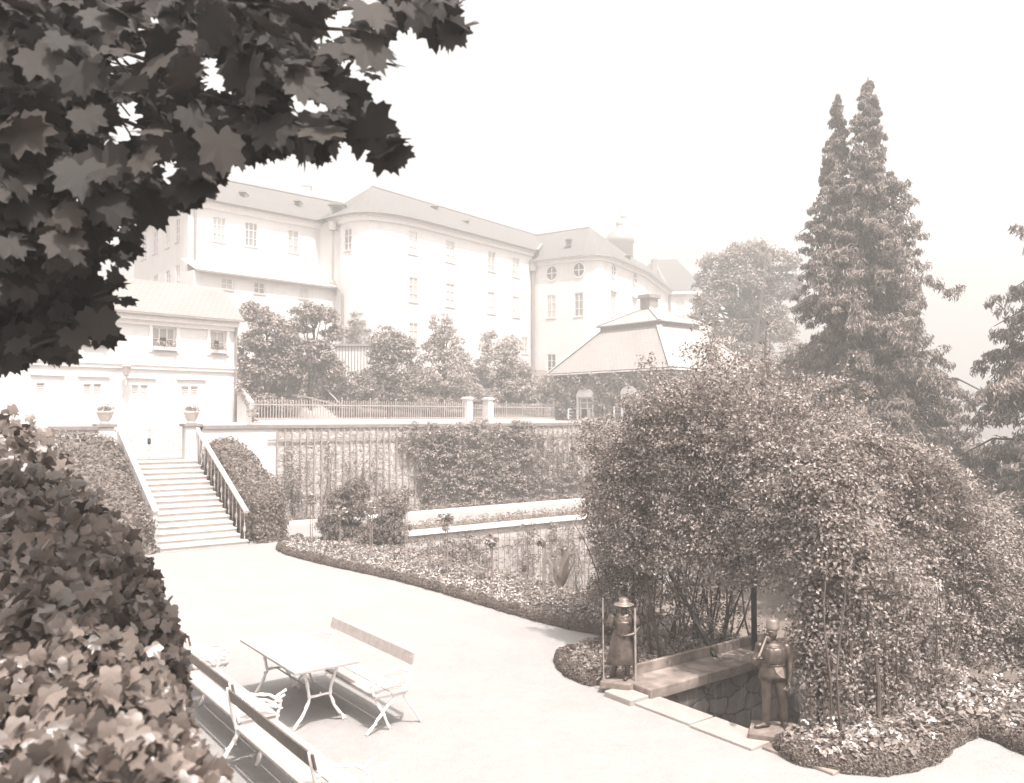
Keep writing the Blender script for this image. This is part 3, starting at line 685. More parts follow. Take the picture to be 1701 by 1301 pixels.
# ---- the pavilion
pv = thing('pavilion', 'low ivy-clad garden pavilion with a big slated two-tier hipped roof behind the rose arbour', 'pavilion', (9.6, 59.4, 3.4))
cL = Vector((2.96, 61)); dv = Vector((.627, -.779)); cN = cL+dv*11; dr = Vector((.767, .641)); cR = cN+dr*8.6; cB = cL+dr*8.6; cen = (cL+cR)/2
ZP = gy(918, 620, 61).z
FP = Facade([tuple(cL), tuple(cN), tuple(cR)])
opp = [FP.rect(*r) for r in ((962,660,986,697),(1036,655,1058,694))]
m = MB(); FP.wall(m, 3.2, ZP, opp, .2); m.add([(*cR, 3.2), (*cB, 3.2), (*cB, ZP), (*cR, ZP), (*cL, 3.2), (*cL, ZP)], [(0,1,2,3), (1,4,5,2)])
m.build('wall', plain('pavilion_wall', sep(.25), sep(.15), .9, 3, .2), pv, world=True)
def scal(p, k, o=0): return cen+(p-cen)*k
m1, m2 = MB(), MB(); K = .50; zb = gy(1104, 541, 56).z
E = [scal(p, 1.06) for p in (cL, cN, cR, cB)]; I = [scal(p, K) for p in (cL, cN, cR, cB)]
for mm_, i in ((m1, 0), (m2, 1), (m1, 2), (m2, 3)):
    j = (i+1) % 4; mm_.add([(*E[i], ZP-.05), (*E[j], ZP-.05), (*I[j], zb), (*I[i], zb)], [(0,1,2,3)])
m1.build('roof', M['proof'], pv, world=True); m2.build('roof', M['proof_lit'], pv, world=True)
m = MB(); zt2 = zb+.42
for i in range(4):
    j = (i+1) % 4; m.add([(*I[i], zb-.05), (*I[j], zb-.05), (*I[j], zt2), (*I[i], zt2)], [(0,1,2,3)])
m.build('roof_band', M['capstone'], pv, world=True)
m1, m2 = MB(), MB(); E2 = [scal(p, K*1.09) for p in (cL, cN, cR, cB)]; zA = gy(1088, 509, 59.4).z
for mm_, i in ((m1, 0), (m2, 1), (m1, 2), (m2, 3)):
    j = (i+1) % 4; mm_.add([(*E2[i], zt2-.05), (*E2[j], zt2-.05), (*cen, zA), (*E2[j], zt2-.13), (*E2[i], zt2-.13)], [(0,1,2), (4,3,1,0)])
m1.build('upper_roof', M['proof'], pv, world=True); m2.build('upper_roof', M['proof_lit'], pv, world=True)
m = MB()
for i in range(4):
    m.bar((*E[i], ZP-.0), (*I[i], zb+.04), .34, .06); m.bar((*E2[i], zt2), (*cen, zA+.03), .26, .06)
m.build('hip_flashing', M['frame'], pv, world=True)
m = MB(); m.ob((*cen, zA-.8), dv, dr, -.45, .45, -.45, .45, 0, 1.35); m.ob((*cen, zA-.8), dv, dr, -.58, .58, -.58, .58, 1.35, 1.6)
m.build('chimney', M['capstone'], pv, world=True)
m = MB(); strip(m, [tuple(cL), tuple(cN), tuple(cR)], -.02, .3, ZP-.2, ZP-.1); m.build('eave', M['frame'], pv, world=True)
for k, o in enumerate(opp):
    wi = window(FP, o, pv, M['glass'], 2, 4, .16, sill=True, fw=.09)
    O = FP.p[0]+FP.d[0]*o[0]-Vector(pv.location); O.z = o[2]-pv.location.z; d = FP.d[0]; n = FP.n[0]; wd = o[1]-o[0]; ht = o[3]-o[2]
    m = MB(); m.ob(O, d, n, wd*.12, wd*.5, -.15, -.07, .1, ht*.46); m.build('dark_opening', M['dark_in'], wi)
    m = MB(); m.ob(O, d, n, wd*.55, wd*.72, -.15, -.06, .1, ht*.46); m.build('curtain', M['curtain'], wi)
    m = MB()      # arched head
    for j in range(10):
        a, b = pi*j/10, pi*(j+1)/10; R1, R2 = wd/2, wd/2+.17
        pts = []
        for q in (.02, .16):
            for (rr, aa) in ((0, a), (R2, a), (R2, b), (0, b)):
                p = O+d*(wd/2+rr*cos(aa))+n*q; pts.append((p.x, p.y, O.z+ht+rr*sin(aa)*.75))
        m.add(pts, [(4,5,6,7), (1,2,6,5)])
    m.ob(O, d, n, -.15, 0, .005, .12, 0, ht); m.ob(O, d, n, wd, wd+.15, .005, .12, 0, ht); m.build('arched_surround', M['frame'], wi)
    m = MB(); sd_ = (d*-.8+n*.6); sn = Vector((sd_.y, -sd_.x, 0)); h2 = ht*.5
    for za, zb_ in ((0, .08), (h2*.32, h2*.38), (h2*.64, h2*.7), (h2-.08, h2)): m.ob(O-d*.02, sd_, sn, .05, wd*.55, .1, .15, za, zb_)
    m.ob(O-d*.02, sd_, sn, .05, .12, .1, .155, .08, h2-.08); m.ob(O-d*.02, sd_, sn, wd*.5, wd*.57, .1, .155, .08, h2-.08); m.build('open_casement', M['frame'], wi)
P = []; Nn = []
for k in range(12000):
    s = rng.uniform(0, FP.t[-1]); z = rng.uniform(3.3, ZP-.12)
    if any(o[0]-.22 < s < o[1]+.22 and o[2]-.1 < z < o[3]+.6 for o in opp): continue
    i = FP.seg(s); p = FP.P(s, z, rng.uniform(.02, .26)+.08*sin(s*3+z*4)); P.append(tuple(p)); Nn.append(tuple(FP.n[i]+Vector((0, 0, .4))))
m = MB(); m.leaves(leafset(np.array(P), np.array(Nn), .30, SMALL, .6)); m.build('wall_ivy', M['creeper'], pv, world=True)

# ------------------------------------------------------------------ terrace wall, gate, stairs
BW = 29.3
tw = thing('terrace_wall', 'long pale retaining wall with a dark stone coping across the back of the courtyard', 'wall', W(8.8, BW, 0), RZ)
m = MB(); m.box(0, 2.6, 0, .42, 0, 3.33); m.build('stucco_face', M['white'], tw)
m = MB(); m.box(2.6, 52, 0, .42, 0, 3.33); m.build('rubble_face', M['wallstone'], tw)
m = MB(); m.box(-.0, 52, -.07, .5, 3.33, 3.45); m.build('coping', M['capstone'], tw)
tw2 = thing('terrace_wall', 'pale retaining wall left of the stairs, mostly hidden by the sloping hedge and near ivy', 'wall', W(5.55, BW, 0), RZ)
m = MB(); m.box(-26, 0, 0, .42, 0, 3.33); m.build('stucco_face', M['white'], tw2)
m = MB(); m.box(-26, 0, -.07, .5, 3.33, 3.45); m.build('coping', M['capstone'], tw2)
BP = 29.55
def pillar(a, label):
    t = thing('gate_pillar', label, 'pillar', W(a, BP, 2.0), RZ, 'gate pillars at the top of the stairs')
    m = MB(); m.box(-.24, .24, -.24, .24, 0, 1.42); m.build('shaft', M['white'], t, bevel=.01)
    m = MB(); m.box(-.31, .31, -.31, .31, 1.42, 1.52); m.build('cap', M['capstone'], t, bevel=.01)
    return t
pillar(5.80, 'white gate pillar at the left of the iron gate, ending the wall behind the left hedge')
pillar(8.50, 'white gate pillar at the right of the iron gate where the stair railing starts')
def urn(a, label):
    t = thing('flower_urn', label, 'urn', W(a, BP, 3.52), RZ, 'clay urns on the gate pillars')
    m = MB(); m.lathe([(.15, 0), (.17, .03), (.12, .07), (.14, .1), (.2, .2), (.235, .33), (.27, .37), (.28, .41), (.25, .42), (.22, .38)], 24); m.build('pot', M['pot'], t, smooth=True)
    m = MB(); c = ell((0, 0, .42), (.28, .28, .2), 40, .2, -.1); m.leaves(clumps(c, .07, 12, .08, LONG)); m.tube([(0, 0, .4), (.02, 0, .75)], .008, 5)
    m.build('foliage', M['creeper'], t)
    m = MB(); c = ell((0, 0, .5), (.25, .25, .12), 60, .5, 0); m.leaves(leafset(c, c-np.array([0, 0, .4]), .05)); m.build('blossoms', M['flower'], t)
urn(5.80, 'clay urn of flowers on the pillar left of the garden gate')
urn(8.50, 'clay urn of flowers on the pillar right of the garden gate')
gt = thing('garden_gate', 'pale double iron gate of thin bars with diagonal braces at the head of the stairs', 'gate', W(6.06, BP, 2.32), RZ)
GW = 2.18; GH = 1.08
for s in (0, 1):
    x0, x1 = s*GW/2+.01, (s+1)*GW/2-.01; m = MB()
    for z in (.06, .30, GH-.1): m.box(x0, x1, -.012, .012, z, z+.025)
    for k in range(8):
        x = x0+(x1-x0)*k/7; m.box(x-.007, x+.007, -.008, .008, .02, GH+(.05 if k % 2 else 0))
    a, b = (x0, x1) if s else (x1, x0)
    m.bar((a, 0, .32), (b, 0, GH-.1), .02); m.bar((b, .02, .32), (a, .02, GH-.1), .02); m.build('gate_leaf', M['rail_iron'], gt)
m = MB(); m.ball((GW/2, -.03, .62), .04); m.box(GW/2-.05, GW/2+.05, -.03, .02, .52, .72); m.build('lock', M['iron'], gt)
m = MB(); m.box(6.0-7.0, 1.4+.2, .0, .2, 0, 1.4)
ps = thing('passage_wall', 'plain white wall seen through the bars of the garden gate', 'wall', W(7.2, 31.6, 2.0), RZ)
m = MB(); m.box(-1.29, 3.9, -.1, .19, .305, 1.52); m.build('stucco_face', M['white'], ps)
# stairs
NS = 15; B0, B1 = 24.45, 29.55; run = (B1-.25-B0)/NS; rise = 2.3/NS
st = thing('stone_staircase', 'broad flight of pale stone steps climbing to the garden gate', 'staircase', W(7.4, B0, 0), RZ)
for i in range(NS):
    m = MB(); xl, xr = -1.15, (1.18 if i else 1.30); y0 = i*run
    m.box(xl, xr, y0+.035, (B1-B0-.02) if i == NS-1 else y0+run+.034, 0 if i == 0 else rise*i-.02, rise*(i+1)-.05)
    m.box(xl, xr, y0, (B1-B0+.7) if i == NS-1 else y0+run+.034, rise*(i+1)-.05, rise*(i+1)+.0)
    m.build('step', M['step'], st, bevel=.008)
def stair_z(b): return 2.3*max(0, min(1, (b-B0)/(B1-.25-B0)))
def stair_line(a, dz0, dz1, b0=B0, b1=29.3): return W(a, b0, dz0), W(a, b1, dz1)
m = MB(); q = [(B0+.35, 0), (29.3, 0), (29.3, 3.26), (29.2, 3.26), (B0+.35, 1.1)]
bl = thing('stair_parapet', 'narrow white sloping parapet along the left side of the steps above the hedge', 'parapet', W(6.2, B0, 0), RZ)
m.add([(x, y-B0, z) for x in (-.08, .05) for y, z in q], [(0,1,2,3,4), (9,8,7,6,5)]+[(i, 5+i, 5+(i+1) % 5, (i+1) % 5) for i in range(5)]); m.build('body', M['white'], bl)
m = MB(); m.bar((-.015, .28, 1.12), (-.015, 4.8, 3.32), .15, .07); m.build('cap', M['frame'], bl)
rl = thing('stair_railing', 'white stair railing with ornate iron balusters down the right side of the steps', 'railing', W(8.62, B0, 0), RZ)
m = MB(); m.bar((0, -.05, .98), (0, 4.85, 3.34), .1, .10); m.build('handrail', M['frame'], rl)
NB = 14
for i in range(NB):
    y = .12+i*(4.55/(NB-1)); zb_ = stair_z(B0+y)-.02; ztp = .98+(y+.05)/4.9*2.36-.02; hgt = ztp-zb_; m = MB()
    if i % 2 == 0: pr = [(.022, 0), (.022, .1), (.035, .12), (.018, .16), (.018, .3), (.04, .36), (.05, .42), (.03, .48), (.016, .55), (.016, .8), (.03, .84), (.018, .88), (.018, 1)]
    else: pr = [(.020, 0), (.020, 1)]
    m.lathe([(r, z*hgt) for r, z in pr], 8, (0, y, zb_)); m.build('baluster', M['rail_iron'], rl, smooth=True)

# hedges at both sides of the stairs
def hedge(name, label, prof, n, size, mat, cat='hedge', clr=.16):
    """prof: list of (b, a0, a1, ztop); rounded leafy body"""
    secs = []
    for b, a0, a1, zt_ in prof:
        mid = (a0+a1)/2; hw = (a1-a0)/2; ring_ = []
        for k in range(13):
            th = pi*k/12; ca, sa = cos(th), sin(th)
            x = mid-hw*(abs(ca)**.45)*(1 if ca > 0 else -1); z = zt_*(abs(sa)**.22)
            ring_.append(W(x, b, z if 0 < k < 12 else 0))
        secs.append(ring_)
    m = MB(); vs = [p for r in secs for p in r]; n_ = 13
    fs = [(i*n_+k, (i+1)*n_+k, (i+1)*n_+k+1, i*n_+k+1) for i in range(len(secs)-1) for k in range(12)]
    fs += [tuple(range(13)), tuple(range((len(secs)-1)*13, len(secs)*13))[::-1]]
    V = np.array([tuple(p) for p in vs]); 
    tris = [(f[0], f[i], f[i+1]) for f in fs for i in range(1, len(f)-1)]
    T_ = V[np.array(tris)]; cr = np.cross(T_[:, 1]-T_[:, 0], T_[:, 2]-T_[:, 0]); A = np.linalg.norm(cr, axis=1); idx = rng.choice(len(A), n, p=A/A.sum())
    u = rng.uniform(0, 1, (n, 2)); fl = u.sum(1) > 1; u[fl] = 1-u[fl]
    P = T_[idx, 0]+(T_[idx, 1]-T_[idx, 0])*u[:, :1]+(T_[idx, 2]-T_[idx, 0])*u[:, 1:]
    ctr = V.mean(0); Nn = norm(cr[idx]); sgn = np.sign(((P-ctr)*Nn).sum(1, keepdims=True)); Nn = Nn*np.where(sgn == 0, 1, sgn)
    P = P+Nn*(rng.uniform(-.05, clr, (n, 1))+.06*np.sin(P[:, :1]*4.1+P[:, 2:]*3)+.05*np.sin(P[:, 1:2]*5.3+P[:, 2:]*2.2))
    P[:, 2] = np.maximum(P[:, 2], .03)
    base = Vector((ctr[0], ctr[1], 0)); Vi = ctr+(V-ctr)*.86
    m.add([tuple(p) for p in Vi], fs); m.leaves(leafset(P, Nn+np.array([0, 0, .25]), size, SMALL, .55))  # shrunken inner body added to block light between the leaves
    o = m.build(name, mat, loc=base, world=True); return tag(o, label, cat)
hedge('clipped_hedge', 'sloping leafy hedge right of the steps behind the balusters', [(24.75, 8.95, 9.75, 1.2), (25.2, 8.85, 10.0, 1.6), (26.3, 8.85, 10.05, 2.0), (27.6, 8.85, 10.0, 2.5), (28.6, 8.85, 9.9, 2.85), (29.2, 8.9, 9.7, 2.9)], 20000, .095, M['hedge'])
hedge('clipped_hedge', 'sloping ivy hedge left of the steps below the narrow white parapet', [(24.5, 3.6, 6.12, .95), (25.0, 3.5, 6.14, 1.25), (26.5, 3.4, 6.14, 1.97), (28.0, 3.2, 6.14, 2.68), (29.2, 3.1, 6.12, 3.22)], 22000, .10, M['hedge'])

# ---- trellises and wall shrubs
tr = thing('wooden_trellis', 'tall wooden lattice of upright slats fixed to the rubble terrace wall', 'trellis', W(11.4, BW-.1, 0), RZ)
for k in range(62):
    x = k*.285+rng.normal(0, .008); m = MB(); lean = rng.normal(0, .02)
    m.bar((x, -.02, .12), (x+lean, -.02, 3.30), .05, .025, up=(0, 1, 0)); m.build('slat', M['wood'], tr)
for z in (.85, 2.88):
    m = MB(); m.box(-.35, 17.8, .008, .04, z, z+.06); m.build('rail', M['wood'], tr)
def wallshrub(label, blobs, mat, per=26, size=.11, bwall=BW, stems=True, name='wall_shrub', nm_cat='climbing plant'):
    Cn = []
    for a0, a1, z0, z1, n in blobs:
        for _ in range(n):
            u, v = rng.uniform(-1, 1), rng.uniform(-1, 1)
            if u*u*u*u+v*v*v*v > 1.1: continue
            Cn.append(tuple(W((a0+a1)/2+u*(a1-a0)/2, bwall-rng.uniform(.12, .5), (z0+z1)/2+v*(z1-z0)/2)))
    am = sum((b[0]+b[1])/2 for b in blobs)/len(blobs); base = W(am, bwall-.3, 0)
    t = thing(name, label, nm_cat, base)
    m = MB(); m.leaves(clumps(Cn, .17, per, size)); m.build('foliage', mat, t, world=True)
    if stems:
        for a0, a1, z0, z1, n in blobs:
            for _ in range(2):
                a = rng.uniform(a0, a1); m = MB(); m.tube(jitter_path(W(a+rng.normal(0, .15), bwall-.12, 0 if bwall > 25 else -2.9), W(a, bwall-.15, (z0+z1)/2), 6, .05), [.025, .02, .018, .014, .012, .008], 5); m.build('stem', M['bark'], t, world=True)
def wa(px, py, b=BW-.2):  # pixel -> (a, z) on the plane b = const
    r = ray(px, py); k = b/(-.6*r.x+.8*r.y); p = r*k; return .8*p.x+.6*p.y, EYE+p.z
def wb(px0, y0, px1, y1, n, b=BW-.2):
    a0, z1 = wa(px0, y0, b); a1, _ = wa(px1, y0, b); _, z0 = wa((px0+px1)/2, y1, b); return (a0, a1, z0, z1, n)
wallshrub('dense leafy espalier covering the middle of the tall trellis', [wb(664,705,760,760,90), wb(690,715,880,810,330), wb(740,700,900,830,260), wb(850,720,960,820,170), wb(930,770,985,840,50), wb(700,780,830,838,90)], M['vine'], 26, .11)
wallshrub('thin climber with sparse leaves on the left end of the trellis', [wb(475,740,515,850,34), wb(530,725,560,800,14), wb(560,740,640,800,24), wb(455,770,500,840,34), wb(600,780,660,840,20)], M['vine'], 16, .09)
wallshrub('leafy climber on the trellis at the left of the rose arbour', [wb(970,700,1010,760,16), wb(980,760,1030,840,34)], M['vine'], 16, .10)
# sunken garden wall with white coping and wire trellis
lwl = thing('sunken_wall', 'pale lower retaining wall with a bright flat coping dropping to the sunken garden', 'wall', W(AE, 23.5, -3), RZ)
m = MB(); m.box(0, 40, .0, .1, 0, 2.97); m.build('rubble_face', M['lowstone'], lwl)
m = MB(); m.box(.0, 40, -.12, .42, 2.97, 3.07); m.build('coping', M['frame'], lwl)
tl = thing('wire_trellis', 'light lattice of thin upright laths on the sunken garden wall', 'trellis', W(AE+.3, 23.4, -3), RZ)
m = MB()
for k in range(64): m.bar((k*.26, -.05, .1), (k*.26+rng.normal(0, .03), -.05, 2.85), .018, .018)
for z in (.7, 1.6, 2.5): m.box(-.1, 16.6, -.035, -.015, z, z+.02)
m.build('lattice', M['wood'], tl)
BL = 23.3
wallshrub('young climbers with patchy leaves on the sunken garden wall', [wb(680,900,725,945,60,BL), wb(725,895,795,965,130,BL), wb(790,900,815,960,25,BL), wb(860,870,890,960,34,BL), wb(905,870,950,930,40,BL), wb(950,880,1000,960,30,BL), wb(820,890,1000,985,40,BL)], M['hedge'], 14, .09, bwall=23.42)
# retaining face under the courtyard edge and the low kerb on the back path
m = MB(); m.box(0, 34, -.03, .03, 0, .14); kb = thing('path_kerb', 'low pale kerb along the bed below the tall trellis', 'kerb', W(11.4, 28.05, 0), RZ); m.build('stones', M['frame'], kb)

# ------------------------------------------------------------------ iron fence on the terrace
f0 = gy(415, 698, 42); f1 = gy(920, 698, 60); fd = Vector((f1.x-f0.x, f1.y-f0.y, 0)); FLn = fd.length; fd /= FLn; fa_ = atan2(fd.y, fd.x)
fen = thing('iron_fence', 'long pale iron picket fence on the terrace in front of the garden trees', 'fence', (f0.x, f0.y, 3.45), fa_)
def along(px):  # distance along fence at pixel column
    r = ray(px, 690); den = fd.x*r.y-fd.y*r.x; return (r.x*f0.y-r.y*f0.x)/den
posts = [along(x) for x in (415, 468, 519, 568, 615, 657, 699, 738)]+[along(771)]
posts2 = [along(x) for x in (817, 841, 868, 894, 920)]
def bay(x0, x1, par, H=1.14):
    m = MB(); n = max(2, int(round((x1-x0)/.17)))
    for k in range(1, n):
        x = x0+(x1-x0)*k/n; m.box(x-.02, x+.02, -.02, .02, .12, H-.06)
        m.add([(x-.035,0,H-.06),(x,-.03,H-.06),(x+.035,0,H-.06),(x,.03,H-.06),(x,0,H+.06)], [(0,1,4),(1,2,4),(2,3,4),(3,0,4)])
    for z in (.16, H-.28): m.box(x0+.03, x1-.03, -.027, .027, z, z+.06)
    m.build('picket_panel', M['rail_iron'], par)
for L_ in (posts, posts2):
    for i in range(len(L_)-1): bay(L_[i], L_[i+1], fen)
    for x in L_:
        m = MB(); m.box(x-.03, x+.03, -.03, .03, .05, 1.22); m.ball((x, 0, 1.26), .05, n=8, m=6); m.build('post', M['rail_iron'], fen)
m = MB(); m.box(-.3, posts[-1], -.12, .12, -.1, .12); m.box(posts2[0], FLn, -.12, .12, -.1, .12); m.build('plinth', M['frame'], fen)
for x, lb in ((776.5, 'white masonry post on the left of the small fence gate'), (811, 'white masonry post on the right of the small fence gate')):
    p = Vector((f0.x, f0.y, 3.4))+fd*along(x); t = thing('fence_pillar', lb, 'pillar', p, fa_, 'masonry posts of the fence gate')
    m = MB(); m.box(-.24, .24, -.24, .24, 0, 1.42); m.build('shaft', M['white'], t); m = MB(); m.box(-.32, .32, -.32, .32, 1.42, 1.5); m.box(-.24, .24, -.24, .24, 1.5, 1.58); m.build('cap', M['frame'], t)
fg = thing('fence_gate', 'small pale iron gate between the two masonry posts of the fence', 'gate', Vector((f0.x, f0.y, 3.45)), fa_); bay(along(783.5), along(804.5), fg, 1.05)
# steps and rails behind the fence
gs = thing('hill_steps', 'pale garden steps climbing the bank behind the iron fence', 'steps', gy(548, 690, 50))
m = MB(); b_ = gy(548, 695, 50)
for k in range(9): m.box(b_.x-1.0-k*.28, b_.x+.6-k*.28, 50+k*.34, 50.4+k*.34, 3.3, 3.62+k*.16)
m.build('treads', M['step'], gs, world=True)
m = MB(); p, q = gy(480, 653, 51), gy(560, 672, 49); m.bar(p, q, .07); p, q = gy(535, 640, 53), gy(562, 668, 50); m.bar(p, q, .07)
p = gy(535, 640, 53); m.bar(p, (p.x, p.y, p.z-1), .07); p = gy(501, 657, 50.5); m.bar(p, (p.x, p.y, p.z-1), .07); m.build('handrails', M['rail_iron'], gs, world=True)
sh = thing('garden_shed', 'pale boarded shed with a flat roof showing between the garden trees', 'shed', gy(588, 640, 66))
m = MB(); p, q = gy(556, 572, 66), gy(628, 572, 66); zt_ = p.z; m.box(p.x, q.x, 66, 69, 4, zt_-.15); m.build('walls', M['white'], sh, world=True)
m = MB(); m.box(p.x-.2, q.x+.2, 65.8, 69.2, zt_-.15, zt_); m.build('roof', M['gutter'], sh, world=True)
m = MB()
for k in range(14): x = p.x+(q.x-p.x)*(k+.5)/14; m.box(x-.035, x+.035, 65.96, 65.999, 4, zt_-.16)
m.build('battens', M['capstone'], sh, world=True)
gl = gy(795, 690, 64); lp = thing('garden_lamp', 'small lantern on a thin post behind the fence gate', 'lamp post', (gl.x, 64, 3.4))
m = MB(); m.tube([(0, 0, 0), (0, 0, 1.9)], .05, 6); m.build('post', M['rail_iron'], lp); m = MB(); m.lathe([(.1, 1.9), (.22, 2.35), (.3, 2.37), (.1, 2.6), (.03, 2.75)], 6); m.build('lamp_head', M['frame'], lp)

# ------------------------------------------------------------------ trees
def tree(name, label, base, blobs, mat, nclump, per, size, cr=.55, group=None, trunk_r=.16, limbs=True, cat='tree', T=SMALL, forks=1):
    """blobs: (x, y, z, rx, ry, rz) relative to the base"""
    t = thing(name, label, cat, base, group=group)
    nclump = int(nclump*1.05)
    vol = np.array([b[3]*b[4]*b[5] for b in blobs])**(2/3); vol = vol/vol.sum(); Cn = []
    for b, v in zip(blobs, vol): Cn.append(ell(b[:3], np.array(b[3:]), max(4, int(nclump*v)), .45, -.75))
    Cn = np.concatenate(Cn); Cn = Cn[Cn[:, 2] > .15]
    m = MB(); m.leaves(clumps(Cn, cr, per, size, T)); m.build('crown', mat, t)
    m = MB(); top = max(b[2]+b[5]*.5 for b in blobs)
    for f in range(forks):
        ox = rng.normal(0, .25)*(forks > 1); sp = rng.normal(0, top*.12, 2)*(forks > 1)
        pts = [Vector((ox, 0, -.3))]+[Vector((ox+sp[0]*k/4+rng.normal(0, .06)*k, sp[1]*k/4+rng.normal(0, .05)*k, top*k/4)) for k in range(1, 5)]
        m.tube(pts, [trunk_r*1.25, trunk_r, trunk_r*.75, trunk_r*.5, trunk_r*.15], 7)
        if limbs:
            for b in blobs:
                for _ in range(3):
                    s0 = pts[1].lerp(pts[3], rng.uniform(0, .8)); e = Vector(b[:3])+Vector(rng.uniform(-.7, .7, 3)*np.array(b[3:]))
                    m.tube([s0, s0.lerp(e, .5)+Vector((0, 0, rng.uniform(-.1, .2))), e], [trunk_r*.45, trunk_r*.28, .02], 5)
    m.build('trunk', M['bark'], t, smooth=True)
    return t
def px_tree(px, ybase, Y, blobs_px, label, mat, nclump, per, size, cr, group='trees behind the iron fence', name='garden_tree', **kw):
    b = gy(px, ybase, Y); bl = []
    k = Y/1400
    for bx, by, rx, rz in blobs_px:
        c = gy(bx, by, Y); bl.append((c.x-b.x, rng.normal(0, .25), c.z-b.z, rx*k, rx*k*.9, rz*k))
    return tree(name, label, b, bl, mat, nclump, per, size, cr, group, **kw)
G = 'trees behind the iron fence'
px_tree(432, 690, 50, [(425,530,26,28),(450,560,38,38),(415,600,22,40),(450,620,42,34),(470,585,26,36),(425,650,26,26)], 'full round tree directly right of the white house', M['tree'], 330, 34, .22, .42, trunk_r=.16)
px_tree(516, 690, 51.5, [(510,525,26,20),(540,528,22,18),(500,545,20,18),(552,560,20,20),(520,590,40,26),(505,625,36,26),(545,620,28,26),(480,640,22,20)], 'open-headed tree with a forked trunk second from the white house', M['tree'], 300, 32, .2, .38, trunk_r=.15)
px_tree(596, 640, 72, [(592,530,9,14),(596,550,20,18),(600,570,24,16)], 'small cone-shaped tree standing above the shed', M['tree'], 90, 30, .2, .4)
px_tree(648, 690, 54, [(645,570,26,24),(668,580,22,22),(635,600,26,26),(660,620,36,32),(640,650,36,26),(680,650,26,26)], 'rounded tree in the middle of the row right of the shed', M['tree'], 290, 32, .2, .4)
px_tree(738, 690, 58, [(733,540,16,19),(742,565,26,18),(722,590,26,22),(752,600,28,24),(738,635,44,28),(705,650,28,22),(765,655,22,20)], 'slender-topped tree behind the row, left of the fence gate', M['tree_hazed'], 300, 30, .2, .42)
px_tree(835, 690, 63, [(815,570,16,16),(845,580,20,20),(825,605,32,26),(855,620,30,26),(830,650,46,26),(872,655,24,20)], 'pale hazy tree behind the small fence gate', M['tree_hazed'], 280, 28, .22, .45)
px_tree(790, 692, 60.5, [(785,655,16,26),(800,662,16,20)], 'low shrub right behind the fence gate posts', M['tree_hazed'], 60, 26, .18, .35, name='garden_shrub', cat='shrub', trunk_r=.06, group=None)
px_tree(592, 692, 53, [(585,640,24,22),(605,655,22,22),(575,665,16,16)], 'bush in front of the pale shed beside the hill steps', M['tree'], 110, 28, .18, .34, name='garden_shrub', cat='shrub', trunk_r=.06, group=None)
px_tree(902, 692, 62.5, [(900,655,18,22),(890,672,18,14),(912,640,9,20)], 'bush between the fence end and the ivy-clad pavilion', M['tree_hazed'], 90, 26, .18, .36, name='garden_shrub', cat='shrub', trunk_r=.06, group=None)
px_tree(448, 695, 46, [(440,672,20,14),(470,676,16,10)], 'low bush behind the left end of the iron fence', M['tree'], 60, 26, .16, .3, name='garden_shrub', cat='shrub', trunk_r=.05, group=None)
px_tree(735, 694, 56, [(690,668,26,14),(735,672,30,12),(655,672,24,12)], 'long low bush along the middle of the iron fence', M['tree'], 110, 26, .16, .32, name='garden_shrub', cat='shrub', trunk_r=.05, group=None)
for q in ((425,690,53.5,[(405,650,20,30),(440,640,34,36),(470,650,24,32)],'shadowy bush below the round tree by the white house'),(560,690,56,[(540,640,30,30),(575,660,26,24),(525,660,24,24)],'bush behind the railing of the hill steps'),
          (700,690,59,[(690,635,30,34),(715,660,34,26),(670,665,26,22)],'bushy growth between the rounded tree and the slender-topped tree'),(778,690,64,[(770,625,22,30),(790,645,26,34),(760,660,26,24)],'bushy growth left of the pale hazy tree'),
          (885,690,66,[(878,640,20,30),(900,665,24,22),(860,665,30,22)],'bushy growth right of the pale hazy tree'),(620,690,60,[(612,640,24,30),(635,665,34,22)],'bushy growth hiding the foot of the shed')):
    px_tree(*q[:4], q[4], M['tree'], 170, 28, .2, .42, name='garden_shrub', cat='shrub', trunk_r=.06, group=None)
px_tree(1246, 640, 66, [(1245,425,42,22),(1200,440,36,18),(1290,440,38,22),(1175,470,28,16),(1235,470,50,24),(1305,480,32,24),(1190,505,38,20),(1260,520,46,20),(1165,530,24,12),(1215,550,34,18),(1290,555,34,24),(1240,585,40,16)],
        'tall airy broadleaf tree between the pavilion roof and the twin-topped conifer', M['tree'], 950, 26, .24, .5, group=None, name='broadleaf_tree', trunk_r=.24, forks=3)
px_tree(1300, 700, 52, [(1290,610,36,26),(1330,600,36,34),(1350,640,40,40),(1270,630,36,26)], 'dense lower tree filling behind the top of the rose arbour', M['tree'], 240, 28, .22, .5, group=None, name='broadleaf_tree', trunk_r=.2)

